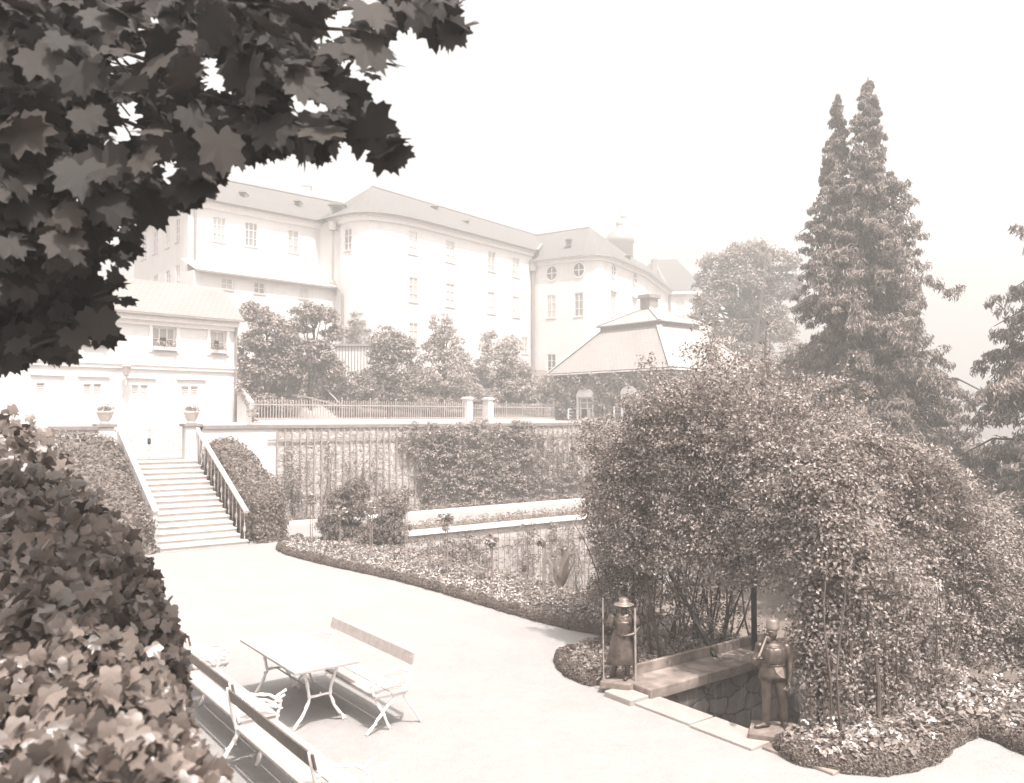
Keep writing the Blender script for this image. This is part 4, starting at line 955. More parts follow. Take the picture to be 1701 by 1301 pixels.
def conifer(label, base, H, R, mat, spires, nb=230, cat='conifer', seedpow=.85, zlow=.06, name='conifer_tree'):
    t = thing(name, label, cat, base); P = []; Nn = []; tw = MB()
    for (ox, oy, hh, rr, share) in spires:
        tw.tube([(ox*.2, oy*.2, 0), (ox*.8, oy*.8, hh*.45), (ox, oy, hh)], [.32*H/18, .2*H/18, .02], 8)
        for k in range(int(nb*share)):
            f = rng.uniform(zlow, .995)**.9; z = hh*f; az = rng.uniform(0, 2*pi); prof = (1-f)**seedpow*(1+.2*sin(z*1.1+az*2)+.26*rng.normal())
            L = max(.10, rr*prof); kx = ox*min(1, f*1.6); ky = oy*min(1, f*1.6)
            if k % 3 == 0: tw.tube([(kx, ky, z), (kx+cos(az)*L*.6, ky+sin(az)*L*.6, z+L*.02), (kx+cos(az)*L, ky+sin(az)*L, z-L*.22)], [.05, .03, .01], 4)
            ns = max(3, int(L*4.5))
            for s in range(ns):
                u = (s+rng.uniform(.2, 1))/ns; u = .12+.88*u
                cx_ = kx+cos(az)*L*u; cy_ = ky+sin(az)*L*u; cz = z+.10*L*u-.34*L*u*u+rng.normal(0, .16)*min(1, L); rad = .38*(1.2-u*.6)*min(1, .14+L*.45)*rng.uniform(.6, 1.35)
                n = 46; D = rng.normal(0, 1, (n, 3)); D /= np.linalg.norm(D, axis=1)[:, None]
                q = np.array([cx_, cy_, cz])+D*rad*np.array([1, 1, .38])*rng.uniform(.5, 1, (n, 1)); q[:, 2] -= rng.uniform(0, 1, n)**2*rad*.7
                P.append(q); Nn.append(D*.6+np.array([cos(az)*.5, sin(az)*.5, .6]))
    P = np.concatenate(P); Nn = np.concatenate(Nn)
    m = MB(); m.leaves(leafset(P, Nn, .21, LONG, .5, droop=(0, 0, -.8))); m.build('foliage', mat, t); tw.build('trunk', M['bark'], t, smooth=True)
    return t
b_ = gy(1450, 800, 30); b_.z = -3; top1 = gy(1446, 128, 30).z+3; top2 = gy(1396, 152, 30).z+3
conifer('tall twin-topped conifer with drooping sprays right of the centre', b_, top1, 3.1, M['conifer'], [(0, 0, top1, 3.7, 1), (gy(1396, 150, 30).x-b_.x, .3, top2, 3.1, .85)], 470, seedpow=.80)
b_ = gy(1795, 800, 24); b_.z = -3
conifer('second tall conifer cut off by the right-hand edge', b_, 18, 3, M['conifer'], [(0, 0, 14.8, 3.9, 1)], 420, seedpow=.75)
px_tree(1622, 900, 40, [(1610,770,36,32),(1640,800,40,40),(1590,820,40,40)], 'distant bushy tree low between the two conifers', M['tree'], 150, 28, .22, .45, group=None, name='broadleaf_tree')
px_tree(1520, 900, 26, [(1480,790,50,60),(1540,830,60,60),(1600,880,50,50),(1430,760,50,60)], 'dense dark shrub below the twin-topped conifer', M['conifer'], 300, 30, .17, .4, group=None, name='garden_shrub', cat='shrub')

bq = W(14.2, 5.0); 
tree('garden_shrub', 'leafy shrub at the far end of the lower right bed beside the rose arbour', bq, [(0, 0, .5, 1.0, .7, .6), (-1.2, -.6, .4, .8, .6, .5), (1.4, .6, .5, 1.1, .8, .6)], M['rose'], 130, 40, .06, .2, None, trunk_r=.03, cat='shrub')
# conifer bush by the foot of the stairs bed
def bush(label, px, py, blobs_px, mat, nc, per, size, cr, T=LONG, name='garden_shrub', droop=None):
    b = gz(px, py); k = b.y/1400; t = thing(name, label, 'shrub', b); Cn = []
    for bx, by, rx, rz in blobs_px:
        c = gy(bx, by, b.y); Cn.append(ell((c.x-b.x, rng.normal(0, .1), c.z-b.z), (rx*k, rx*k*.8, rz*k), nc, .3))
    Cn = np.concatenate(Cn); Cn = Cn[Cn[:, 2] > .04]; m = MB(); m.leaves(clumps(Cn, cr, per, size, T)); m.build('foliage', mat, t)
    m = MB()
    for _ in range(6):
        e = Vector(Cn[rng.integers(len(Cn))]); m.tube([(rng.normal(0, .08), 0, 0), e*.5, e], [.03, .02, .008], 5)
    m.build('stems', M['bark'], t)
bush('low feathery conifer shrub beside the path, left half of the pair', 572, 903, [(560,850,26,38),(590,835,30,34),(592,815,20,20),(572,885,38,20),(548,870,18,24)], M['conifer'], 95, 34, .10, .16)
bush('low feathery conifer shrub with spreading sprays, right half of the pair', 640, 912, [(640,865,30,38),(655,885,28,26),(625,890,30,24),(655,845,18,18)], M['conifer'], 95, 34, .10, .16)

# ------------------------------------------------------------------ beds
def inpoly(x, y, poly):
    c = np.zeros(len(x), bool); n = len(poly)
    for i in range(n):
        x1, y1 = poly[i][0], poly[i][1]; x2, y2 = poly[(i+1) % n][0], poly[(i+1) % n][1]
        c ^= ((y1 > y) != (y2 > y)) & (x < (x2-x1)*(y-y1)/((y2-y1) if y2 != y1 else 1e-9)+x1)
    return c
def scatter(poly, n):
    P = np.array([(p[0], p[1]) for p in poly]); lo, hi = P.min(0), P.max(0); out = np.zeros((0, 2))
    while len(out) < n:
        q = rng.uniform(lo, hi, (n*2, 2)); out = np.concatenate([out, q[inpoly(q[:, 0], q[:, 1], poly)]])
    return out[:n]
def groundcover(name, label, poly, n, size, hmin, hmax, mat, cat='plants', per=9, cr=.09, T=SMALL, filt=None):
    q = scatter(poly, n)
    if filt is not None: q = q[filt(q)]
    z = rng.uniform(hmin, hmax, len(q)); Cn = np.column_stack([q, z]); m = MB(); m.leaves(clumps(Cn, cr, per, size, T, flat=.8, up=.7))
    return tag(m.build(name, mat), label, cat, kind='stuff')
A_ = lambda q: .8*q[:, 0]+.6*q[:, 1]
B_ = lambda q: -.6*q[:, 0]+.8*q[:, 1]
groundcover('bedding_plants', 'low pale bedding plants in the long bed beside the gravel', bed1, 4200, .07, .03, .10, M['bedleaf'], filt=lambda q: A_(q) < 11.35)
groundcover('flowers', 'small pale flowers among the bedding of the long bed', bed1, 1500, .045, .09, .16, M['flower'], per=4, cr=.05, filt=lambda q: A_(q) < 11.3)
groundcover('bedding_plants', 'darker leafy plants along the back of the long bed', bed1, 2600, .08, .04, .17, M['creeper'], filt=lambda q: A_(q) > 10.8, cr=.11)
groundcover('bedding_plants', 'leafy bedding behind the statue with the broad hat', bed2, 900, .07, .03, .14, M['bedleaf'], filt=lambda q: A_(q) < 9.6)
groundcover('bedding_plants', 'weedy ground leaves below the rose arbour stems', bed2, 700, .06, .02, .06, M['creeper'], filt=lambda q: A_(q) > 9.4, per=6)
groundcover('bedding_plants', 'dense leafy bedding in the lower right bed', bed3, 3800, .085, .04, .20, M['bedleaf'], cr=.1)
groundcover('flowers', 'pale flowers scattered in the lower right bed', bed3, 500, .05, .16, .3, M['flower'], per=5, cr=.05)
groundcover('bedding_plants', 'plants at the foot of the tall trellis', bed4, 1600, .08, .04, .28, M['vine'])
groundcover('bedding_plants', 'plants in the narrow bed along the bright coping', bed5, 1300, .07, .03, .2, M['vine'])
def edging(label, path, wd=.13, ht=.17, dens=2600):
    pts = [Vector((p[0], p[1], 0)) for p in path]
    for _ in range(2):
        np_ = [pts[0]]
        for i in range(len(pts)-1): np_ += [pts[i].lerp(pts[i+1], .25), pts[i].lerp(pts[i+1], .75)]
        pts = np_+[pts[-1]]
    L = [0]
    for i in range(len(pts)-1): L.append(L[-1]+(pts[i+1]-pts[i]).length)
    n = int(L[-1]*dens); s = rng.uniform(0, L[-1], n); P = np.zeros((n, 3)); Nn = np.zeros((n, 3)); k = np.clip(np.searchsorted(L, s)-1, 0, len(pts)-2)
    A = np.array([tuple(p) for p in pts]); La = np.array(L); u = (s-La[k])/(La[k+1]-La[k]); c = A[k]+(A[k+1]-A[k])*u[:, None]; d = norm(A[k+1]-A[k]); sd_ = np.column_stack([-d[:, 1], d[:, 0], np.zeros(n)])
    th = rng.uniform(0, pi, n); wv = 1+.12*np.sin(s*7)+.1*np.sin(s*17.3)
    P = c+sd_*(np.cos(th)*wd*wv*np.minimum(1, .9))[:, None]; P[:, 2] = (np.sin(th)**.6)*ht*wv*rng.uniform(.8, 1.1, n)
    Nn = sd_*np.cos(th)[:, None]; Nn[:, 2] = np.sin(th)+.1
    m = MB(); m.leaves(leafset(P, Nn, .036, SMALL, .7))
    m.tube([p+Vector((0, 0, .04)) for p in pts], [wd*.7]*len(pts), 8)
    return tag(m.build('box_edging', M['box']), label, 'hedge')
edging('long clipped box edging between the gravel and the flower bed', EDGE1)
edging('short curved box edging round the bed behind the broad-hatted statue', EDGE2, dens=3200)
edging('clipped box edging bending round the lower right bed', EDGE3, dens=4000)

# standard roses in the long bed
def std_rose(px, yf, yc, rc, label, dense=1.0):
    b = gz(px, yf); k = b.y/1400; c = gy(px, yc, b.y); hz = c.z; t = thing('standard_rose', label, 'rose tree', b, group='standard roses in the long bed')
    dx = rng.normal(0, .03); m = MB(); m.tube([(0, 0, 0), (dx, 0, hz*.5), (0, dx, hz)], [.016, .014, .010], 6)
    for _ in range(6):
        e = Vector(rng.normal(0, rc*k*.6, 3))+Vector((0, 0, hz)); m.tube([(0, dx, hz*.93), e], [.007, .004], 4)
    m.build('stem', M['stem'], t)
    m = MB(); m.tube([(.045, .02, 0), (.045, .02, hz*1.02)], .012, 5); m.build('stake', M['wood'], t)
    Cn = ell((0, 0, hz), (rc*k, rc*k, rc*k*.9), int(26*dense), .1); m = MB(); m.leaves(clumps(Cn, .07, 10, .075)); m.build('crown', M['rose'], t)
    Cn = ell((0, 0, hz), (rc*k*1.05, rc*k*1.05, rc*k), int(6*dense), .7); m = MB(); m.leaves(clumps(Cn, .035, 12, .04)); m.build('blossoms', M['flower'], t)
for a in ((516,906,832,12,'standard rose nearest the stairs, at the tip of the long bed',.8),(562,920,852,13,'standard rose in front of the left feathery shrub',.9),(615,930,845,13,'standard rose in front of the right feathery shrub',1),
          (673,944,822,14,'tall standard rose right of the feathery shrubs',.9),(740,958,868,16,'standard rose with a full crown against the bright coping',1.3),(815,976,900,11,'standard rose with a small dark round crown near the middle of the bed',1.6),
          (902,994,905,8,'thin nearly bare standard rose left of the banana-leaved plant',.35),(999,1020,985,8,'short staked rose at the end of the long bed near the arbour',.5)): std_rose(*a)
# big-leaved plant
b_ = gz(932, 986); cn = thing('canna_plant', 'large-leaved canna with upright paddle leaves at the back of the long bed', 'plant', b_)
kk = b_.y/1400
for (tx, ty, wd, ph) in ((908,922,9,0),(918,935,10,.6),(940,905,12,.3),(945,918,13,1.5),(957,925,12,2.1),(962,945,11,2.6),(925,950,9,1.1),(950,950,9,2.9)):
    e = gy(tx, ty, b_.y)-b_; m = MB(); rows = []
    for i in range(9):
        u = i/8; c = Vector((e.x*u**1.3, rng.normal(0, .01)-.25*u*u*sin(ph), e.z*u)); wv = wd*.6*kk*(sin(pi*min(1, .08+u*.95))**.7 if u > .18 else .18)
        sd_ = Vector((cos(ph*.5), sin(ph*.5), 0)); rows += [c-sd_*wv+Vector((0, .02, .0)), c+Vector((0, 0, 0)), c+sd_*wv+Vector((0, .02, 0))]
    m.add(rows, [(3*i+j, 3*i+j+1, 3*i+j+4, 3*i+j+3) for i in range(8) for j in range(2)]); m.build('leaf', M['canna'], cn, smooth=True)
m = MB(); m.tube([(0, 0, 0), (.02, 0, .9)], [.03, .015], 6); m.leaves(clumps(ell((.03, 0, 1.0), (.1, .1, .14), 12, .2), .05, 8, .07)); m.build('flower_spike', M['vine'], cn)

# ------------------------------------------------------------------ stairwell down to the sunken garden
pit = thing('stairwell_wall', 'dark stained rubble wall of the stairwell with a worn coping beside the broad-hatted statue', 'wall', W(8.4, 8.0, -3), RZ)
m = MB(); m.box(0, 3.6, .03, .45, 0, 3.0); m.build('rubble_face', M['pit'], pit)
m = MB()
for x0, x1 in ((-.15, 1.02), (1.03, 2.1), (2.11, 3.0), (3.01, 3.62)): m.box(x0, x1, -.07, .50, 3.0+rng.uniform(0, .006), 3.16)
m.build('coping', M['kerb'], pit, bevel=.018)
m = MB(); m.box(.15, 3.1, .502, .57, 3.16-.1, 3.29); m.build('edging_board', M['kerb'], pit, bevel=.005)
m = MB(); m.box(-.50, -.152, -.04, .46, 2.96, 3.08); m.build('end_block', M['slabs'], pit, bevel=.015)
pr = thing('stairwell_wall', 'right-hand rubble wall of the stairwell beneath the capped statue and roses', 'wall', W(8.4, 5.75, -3), RZ)
m = MB(); m.box(0, 3.6, -.4, 0, 0, 3.02); m.build('rubble_face', M['pit'], pr)
ds = thing('descending_steps', 'stone steps going down between the stairwell walls under the rose arbour', 'steps', W(8.4, 6.9, -3), RZ)
for i in range(17):
    m = MB(); z = 3.0-(i+1)*.17; m.box(.02+i*.28, .02+(i+1)*.28, -1.12, 1.10, 0, z); m.build('step', M['kerb'], ds)
# slabs along the edge of the opening
sl = thing('threshold_slabs', 'row of pale worn slabs along the open edge of the stairwell between the two statues', 'paving', W(8.4, 6.9, 0), RZ)
for (y0, y1, x0, mt) in ((.12, 1.10, -.42, 'slabs'), (-.82, .11, -.45, 'slabs'), (-1.75, -.83, -.30, 'kerb'), (-.83, .115, -.9, 'slabs')):  # last slab takes the dark mottle for the arbour shade lying on it
    if mt == 'slabs' and x0 == -.9: continue
    m = MB(); m.box(x0, .03, y0+.01, y1-.01, -.05, .035); m.build('slab', M[mt], sl, bevel=.01)

# statues: figures in life-size coordinates, scaled down
def figure(mb, name, mat, parent, vox):
    o = mb.build(name, mat, parent, smooth=True); r = o.modifiers.new('r', 'REMESH'); r.mode = 'VOXEL'; r.voxel_size = vox; r.use_smooth_shade = True
    s = o.modifiers.new('s', 'SMOOTH'); s.factor = .5; s.iterations = 2; return o
def limb(m, pts, rad): 
    m.tube(pts, rad, 12)
    for p, r in zip(pts, rad): m.ball(p, r*.99)
def hand(m, w_, d, n, curl=.5, s=1, thumb=1):
    """w_: wrist; d: pointing direction; n: palm normal"""
    w_ = Vector(w_); d = Vector(d).normalized(); n = Vector(n).normalized(); side = d.cross(n).normalized()
    pc = w_+d*.05; m.tube([w_, w_+d*.045, w_+d*.09], [.026, .036, .033], 10, .55 if abs(n.y) > .5 else 1)
    for k, (o_, L) in enumerate(((-.03, .075), (-.01, .088), (.011, .082), (.03, .065))):
        p0 = w_+d*.085+side*o_; dd = (d*(1-curl)+n*curl).normalized(); d2 = (d*(1-curl*1.7)+n*curl*1.5).normalized()
        p1 = p0+dd*L*.55; m.tube([p0, p1, p1+d2*L*.5], [.0115, .0105, .008], 7)
    p0 = w_+d*.03-side*.03*thumb; m.tube([p0, p0+(d*.5-side*.6*thumb+n*.3)*.045, p0+(d*.9-side*.6*thumb+n*.8)*.07], [.014, .012, .009], 7)
def head(m, c, yaw=0, beard=False):
    c = Vector(c); R = Matrix.Rotation(yaw, 3, 'Z'); q = lambda x, y, z: c+R@Vector((x, y, z))
    m.ball(c, .082, .098, .118, 16, 12); m.ball(q(0, -.035, -.055), .058, .062, .062)
    m.tube([q(0, -.085, .025), q(0, -.112, -.012), q(0, -.098, -.025)], [.010, .018, .014], 8)
    m.ball(q(0, -.098, -.058), .026, .014, .009); m.ball(q(0, -.082, -.095), .028, .026, .022)
    m.tube([q(-.05, -.080, .032), q(0, -.100, .036), q(.05, -.080, .032)], .011, 6)
    for s in (-1, 1):
        m.ball(q(s*.083, .005, -.005), .013, .022, .034); m.ball(q(s*.032, -.080, .010), .015, .012, .011); m.ball(q(s*.042, -.064, -.03), .026, .024, .026)
    if beard: m.ball(q(0, -.085, -.105), .055, .04, .06)
def boot(m, a, yaw, L=.26):
    a = Vector(a); f = Vector((sin(yaw), -cos(yaw), 0))
    m.tube([a+Vector((0, 0, .10)), a+Vector((0, 0, .035))-f*.03, ], [.052, .055], 10); m.tube([a-f*.05+Vector((0, 0, .045)), a+f*.08+Vector((0, 0, .045)), a+f*(L-.10)+Vector((0, 0, .035)), a+f*(L-.05)+Vector((0, 0, .03))], [.042, .048, .044, .024], 10, .9)
SSC = .615
# statue with the broad hat
pz = gz(1037, 1147); 
s1 = thing('garden_statue', 'bronze statue of a gardener in a broad hat and long apron standing between two poles', 'statue', (pz.x, pz.y+.06, .10), radians(-8), scale=SSC)
m = MB(); m.prism([(-.46, -.34), (.10, -.44), (.44, -.10), (.36, .36), (-.34, .40)], -.06, .10); m.build('plinth', M['statue_base'], s1, bevel=.02)
m = MB(); z0 = .10
m.tube([(0, .01, .82+z0), (0, .01, .95+z0), (0, 0, 1.12+z0), (0, -.005, 1.28+z0), (0, .01, 1.38+z0), (0, .02, 1.44+z0)], [.15, .165, .155, .185, .165, .07], 16, 1)
m.tube([(0, .02, 1.38+z0), (0, 0, 1.52+z0)], [.075, .06], 12); head(m, (0, -.02, 1.60+z0), radians(12), True)
limb(m, [(-.10, 0, .88+z0), (-.15, -.04, .50+z0), (-.20, .0, .10+z0)], [.10, .07, .055]); boot(m, (-.20, .0, z0), radians(-42))
limb(m, [(.09, 0, .88+z0), (.09, -.08, .50+z0), (.07, -.06, .10+z0)], [.10, .07, .055]); boot(m, (.07, -.06, z0), radians(-12))
limb(m, [(.185, .02, 1.36+z0), (.30, -.02, 1.14+z0), (.21, -.17, 1.03+z0), (.08, -.215, 1.0+z0)], [.068, .052, .042, .03]); hand(m, (.08, -.215, 1.0+z0), (-1, -.1, -.05), (0, .9, -.2), .3, thumb=-1)
limb(m, [(-.185, .02, 1.36+z0), (-.27, -.06, 1.15+z0), (-.33, -.17, 1.20+z0), (-.36, -.2, 1.26+z0)], [.068, .052, .042, .03]); hand(m, (-.36, -.2, 1.25+z0), (-.1, -.15, .9), (-.5, -.6, 0), .6)
figure(m, 'body', M['bronze'], s1, .008)
m = MB(); m.lathe([(.16, 1.07+z0), (.178, 1.15+z0), (.20, 1.26+z0), (.195, 1.34+z0), (.15, 1.40+z0), (.10, 1.43+z0)], 56, (0, .005, 0), 1.06, .94, lambda a, u: 1+.03*sin(a*9+2*u)+.015*sin(a*17)); m.build('shirt', M['bronze'], s1, smooth=True)
m = MB()
for s_ in (-1, 1): m.tube([(s_*.17, .02, 1.40+z0), (s_*.215, .0, 1.34+z0), (s_*.25, -.01, 1.24+z0), (s_*.28, -.02, 1.16+z0), (s_*.285, -.025, 1.15+z0)], [.07, .088, .085, .080, .05], 14)
m.build('sleeves', M['bronze'], s1, smooth=True)
m = MB(); fold = lambda a, u: 1+.07*u*sin(a*6+.5)+.04*u*sin(a*15+1)
m.lathe([(.155, 1.08+z0), (.17, 1.0+z0), (.20, .88+z0), (.235, .70+z0), (.265, .52+z0), (.29, .36+z0), (.285, .345+z0), (.25, .36+z0)], 48, (-.02, -.02, 0), 1.08, .92, fold)
m.build('apron_skirt', M['bronze'], s1, smooth=True)
m = MB(); R_ = []
for i in range(7):
    u = i/6
    for j in range(9):
        a = radians(-90+(j-4)*15*(1-.25*u)); R_.append((.188*cos(a)*(1-.05*u), .188*sin(a)*(1-.0*u)-.012, .98+z0+.32*u))
m.add(R_, [(i*9+j, i*9+j+1, (i+1)*9+j+1, (i+1)*9+j) for i in range(6) for j in range(8)]); o = m.build('apron_bib', M['bronze'], s1, smooth=True)
sm = o.modifiers.new('s', 'SOLIDIFY'); sm.thickness = .012; sm.offset = 1
m = MB(); hz = 1.655+z0; brim = lambda a, u: 1+(.05*sin(a*2+.6) if u > .4 else 0)
m.lathe([(.02, hz+.135), (.07, hz+.135), (.088, hz+.115), (.095, hz+.05), (.105, hz+.025), (.15, hz+.012), (.20, hz-.012), (.203, hz-.022), (.15, hz-.002), (.10, hz-.01), (.02, hz-.01)], 28, (.01, -.02, 0), 1, 1.0, brim)
m.build('hat', M['bronze_light'], s1, smooth=True)
m = MB(); m.box(-.075, .075, -.165, -.10, 1.385+z0, 1.40+z0)
for s in (-1, 1): m.add([(s*.01, -.19, 1.30+z0), (s*.09, -.15, 1.40+z0), (s*.10, -.09, 1.445+z0), (s*.02, -.12, 1.43+z0)], [(0,1,2,3)])
m.build('collar', M['bronze_light'], s1)
m = MB(); m.tube([(-.385, -.22, .04), (-.395, -.22, .9), (-.40, -.22, 1.92)], .014, 8); m.build('left_pole', M['wood'], s1)
m = MB(); m.tube([(.235, -.20, -.02), (.23, -.19, .9), (.225, -.16, 1.70)], .022, 8); m.build('right_pole', M['wood'], s1); s1.scale = (SSC*1.14, SSC*1.14, SSC)
s1.children[-2].name = 'pole'; s1.children[-1].name = 'pole'
# statue with the cap
pz = gz(1285, 1226)
s2 = thing('garden_statue', 'bronze statue of a man in a tall cap and belted jacket holding a stick', 'statue', (pz.x+.02, pz.y+.06, .03), radians(-10), scale=.70)
m = MB(); m.prism([(-.42, -.30), (.12, -.40), (.40, -.16), (.34, .28), (-.30, .32)], -.08, .10); m.build('plinth', M['statue_base'], s2, bevel=.02)
m = MB(); z0 = .10
m.tube([(0, .01, .84+z0), (0, .01, .95+z0), (0, .0, 1.08+z0), (0, 0, 1.26+z0), (0, .01, 1.38+z0), (0, .02, 1.45+z0)], [.15, .16, .15, .195, .175, .075], 18)
m.tube([(0, .02, 1.38+z0), (-.01, 0, 1.54+z0)], [.075, .06], 12); head(m, (-.015, -.02, 1.60+z0), radians(-48), True)
limb(m, [(-.09, 0, .9+z0), (-.10, -.02, .5+z0), (-.11, .0, .10+z0)], [.105, .078, .062]); boot(m, (-.11, 0, z0), radians(-62))
limb(m, [(.09, 0, .9+z0), (.13, 0, .5+z0), (.17, .05, .10+z0)], [.105, .078, .062]); boot(m, (.17, .05, z0), radians(10))
limb(m, [(.20, .02, 1.36+z0), (.25, .02, 1.10+z0), (.245, -.04, .90+z0), (.22, -.06, .80+z0)], [.07, .056, .045, .032]); hand(m, (.22, -.06, .80+z0), (-.1, -.1, -1), (-.7, -.5, 0), .4)
limb(m, [(-.20, .02, 1.36+z0), (-.29, -.03, 1.12+z0), (-.27, -.18, 1.12+z0), (-.25, -.24, 1.16+z0)], [.07, .056, .045, .032]); hand(m, (-.25, -.24, 1.16+z0), (-.1, -.3, .8), (.6, -.3, 0), .7)
figure(m, 'body', M['bronze'], s2, .009)
m = MB(); m.lathe([(.155, 1.12+z0), (.165, 1.04+z0), (.19, .92+z0), (.205, .82+z0), (.19, .83+z0)], 40, (0, 0, 0), 1.12, .92, lambda a, u: 1+.03*u*sin(a*9)); m.build('jacket_skirt', M['bronze'], s2, smooth=True)
m = MB(); gat = lambda a, u: 1+.030*sin(a*16)*sin(pi*u)+.02*sin(a*7+2)
m.lathe([(.158, 1.07+z0), (.178, 1.12+z0), (.192, 1.2+z0), (.197, 1.28+z0), (.188, 1.34+z0), (.15, 1.39+z0), (.11, 1.415+z0)], 64, (0, 0, 0), 1.08, .98, gat); m.build('pleated_jacket', M['bronze'], s2, smooth=True)
m = MB(); m.lathe([(.163, 1.055+z0), (.17, 1.06+z0), (.17, 1.10+z0), (.16, 1.105+z0)], 40, (0, 0, 0), 1.12, .96); m.build('belt', M['bronze'], s2, smooth=True)
m = MB(); m.add([(.0, -.17, 1.06+z0), (.13, -.14, 1.06+z0), (.16, -.135, .88+z0), (.10, -.17, .90+z0), (.03, -.185, .97+z0)], [(0,4,3,2,1)]); o = m.build('pouch', M['bronze_light'], s2); sm = o.modifiers.new('s', 'SOLIDIFY'); sm.thickness = .02; sm.offset = -1
m = MB(); R = Matrix.Rotation(radians(-48), 3, 'Z')
m.lathe([(.03, .0), (.098, .0), (.104, .03), (.10, .06), (.092, .16), (.08, .175), (.02, .18)], 24, (-.005, -.01, 1.655+z0)); m.build('cap', M['bronze_light'], s2, smooth=True)
m = MB(); R_ = []
for i in range(4):
    for j in range(24): a = 2*pi*j/24; rr = (.08+.045*i)*(1+(.06*sin(a*8) if i == 3 else 0)); R_.append((rr*cos(a)*1.05, rr*sin(a)*.86+.01, 1.46+z0-.02*i*i*.6))
m.add(R_, [(i*24+j, i*24+(j+1) % 24, (i+1)*24+(j+1) % 24, (i+1)*24+j) for i in range(3) for j in range(24)]); m.build('cape_collar', M['bronze'], s2, smooth=True)
m = MB(); m.tube([(-.265, -.27, 1.20+z0), (-.10, -.10, 1.56+z0)], [.018, .014], 8); m.build('stick', M['bronze_light'], s2); s2.scale = (.76, .76, .70)

# ------------------------------------------------------------------ rose arbour
arb = thing('rose_arbour', 'huge rose-covered arbour forming a leafy tunnel over the descending steps', 'arbour', W(10.4, 8.2, 0))
def zt_of(a): return float(np.interp(a, [8.8, 9.6, 10.4, 11.6, 13, 15.5, 17.8, 20.5], [4.0, 4.65, 4.9, 4.35, 3.5, 2.45, 1.3, -.4]))
Cn = []
def put(a, b, z, outer=False):
    if outer and sin(a*2.6+z*2.0+1)*sin(b*2.4-z*2.7+a*1.3) > .34 and rng.uniform() < .85: return
    Cn.append(tuple(W(a, b, z)))
bc = 8.25
for _ in range(4200):          # roof and shoulders
    a = 9.0+rng.uniform(0, 1)**.8*11; th = rng.uniform(.10, .86)*pi; k = rng.uniform(.60, 1.0); H = zt_of(a)
    lump = 1+.07*sin(a*2.3+th*5)+.06*sin(a*4.7-th*9)
    b = bc-cos(th)*2.55*k*lump; z0 = -.6 if a < 12 else -2.5
    z = z0+(H-z0)*sin(th)**.62*(.55+.45*k)*lump
    if z < 2.2 and b > 7 and a < 13: continue
    put(a, b, z, k > .80)
for _ in range(3700):          # outer right-hand wall down to the bed
    a = 8.95+rng.uniform(0, 1)**1.5*10; H = zt_of(a)*.74; z0 = .15 if a < 15 else -1.5
    z = rng.uniform(z0, max(z0+.5, H)); b = 5.78+rng.normal(0, .18)+.25*max(0, z/H)**2+.15*sin(a*2.1+z*1.7)
    if a < 9.5 and z < .6 and rng.uniform() < .7: continue
    put(a, b, z, b < 5.8)
for _ in range(620):          # left front column
    z = rng.uniform(.55, 3.7); r = (.66+.12*sin(z*4))*sqrt(rng.uniform(.2, 1)); an = rng.uniform(0, 2*pi); put(10.4+r*cos(an), 10.55+r*sin(an)*.8+.08*z, z)
for _ in range(1300):          # ragged front fringe
    th = rng.uniform(.12, .88)*pi; k = rng.uniform(.40, .98); a = 9.1+rng.uniform(0, .6)
    z = -.2+(4.4+.2)*sin(th)**.7*k
    if z < 1.45 or (z < 1.9 and rng.uniform() < .5): continue
    put(a, bc-cos(th)*2.3*k, z)
for _ in range(150):          # loose growth on the left behind the bed
    put(rng.uniform(10.2, 12.2), rng.uniform(8.9, 10.4), rng.uniform(.15, 2.4)*rng.uniform(.4, 1))
m = MB(); m.leaves(clumps(Cn, .21, 46, .052, SMALL, .5)); m.build('foliage', M['rose'], arb, world=True)
shoots = MB(); tips = []
for _ in range(240):          # long shoots breaking the outline
    c = Cn[rng.integers(0, 2000)]; v = Vector(c); o_ = (v-W(11, bc, 1.5)).normalized(); e = v+o_*rng.uniform(.35, .75)+Vector((rng.normal(0, .1), 0, rng.uniform(0, .25)))
    shoots.tube([v, v.lerp(e, .5)+Vector((0, 0, .06)), e], [.008, .006, .003], 4)
    for u in np.linspace(.35, 1, 6): tips.append(tuple(v.lerp(e, u)+Vector(rng.normal(0, .02, 3))))
tips = np.array(tips); tips = np.repeat(tips, 4, 0)+rng.normal(0, .03, (len(tips)*4, 3))
m = shoots; m.leaves(leafset(tips, np.tile([0, 0, 1.], (len(tips), 1)), .06)); m.build('shoots', M['rose'], arb, world=True)
for _ in range(50):           # bare canes rising from the bed and by the right wall
    if _ < 40: p = W(rng.uniform(9.6, 11.5), rng.uniform(8.7, 10.2), 0); q = p+Vector((rng.normal(0, .5), rng.normal(0, .4), rng.uniform(1.2, 2.8)))
    else: p = W(rng.uniform(8.75, 12.5), rng.uniform(5.35, 5.75), 0); q = p+Vector((rng.normal(0, .2), rng.normal(0, .3), rng.uniform(.9, 2.2)))
    k = 6; cane_ = MB(); cane_.tube([p.lerp(q, i/5)+Vector((0, 0, .0))+Vector((sin(i*1.3+_)*.05, cos(i+_)*.04, 0)) for i in range(k)], [.02, .017, .014, .012, .009, .005], 5); cane_.build('cane', M['bark'], arb, world=True)
sprigs = []
for _ in range(260):
    sprigs.append(tuple(W(rng.uniform(9.7, 11.6), rng.uniform(8.7, 10.4), rng.uniform(.2, 1.9))))
m = MB(); m.leaves(clumps(sprigs, .09, 10, .06)); m.build('low_sprigs', M['rose'], arb, world=True)
m = MB(); p = gz(1253, 1080, .16); m.box(p.x-.035, p.x+.035, p.y-.035, p.y+.035, .1, 3.4); m.build('post', M['iron'], arb, world=True)
m = MB(); p2 = W(9.15, 6.0, 0); m.box(p2.x-.03, p2.x+.03, p2.y-.03, p2.y+.03, 0, 3.2); m.build('post', M['iron'], arb, world=True)
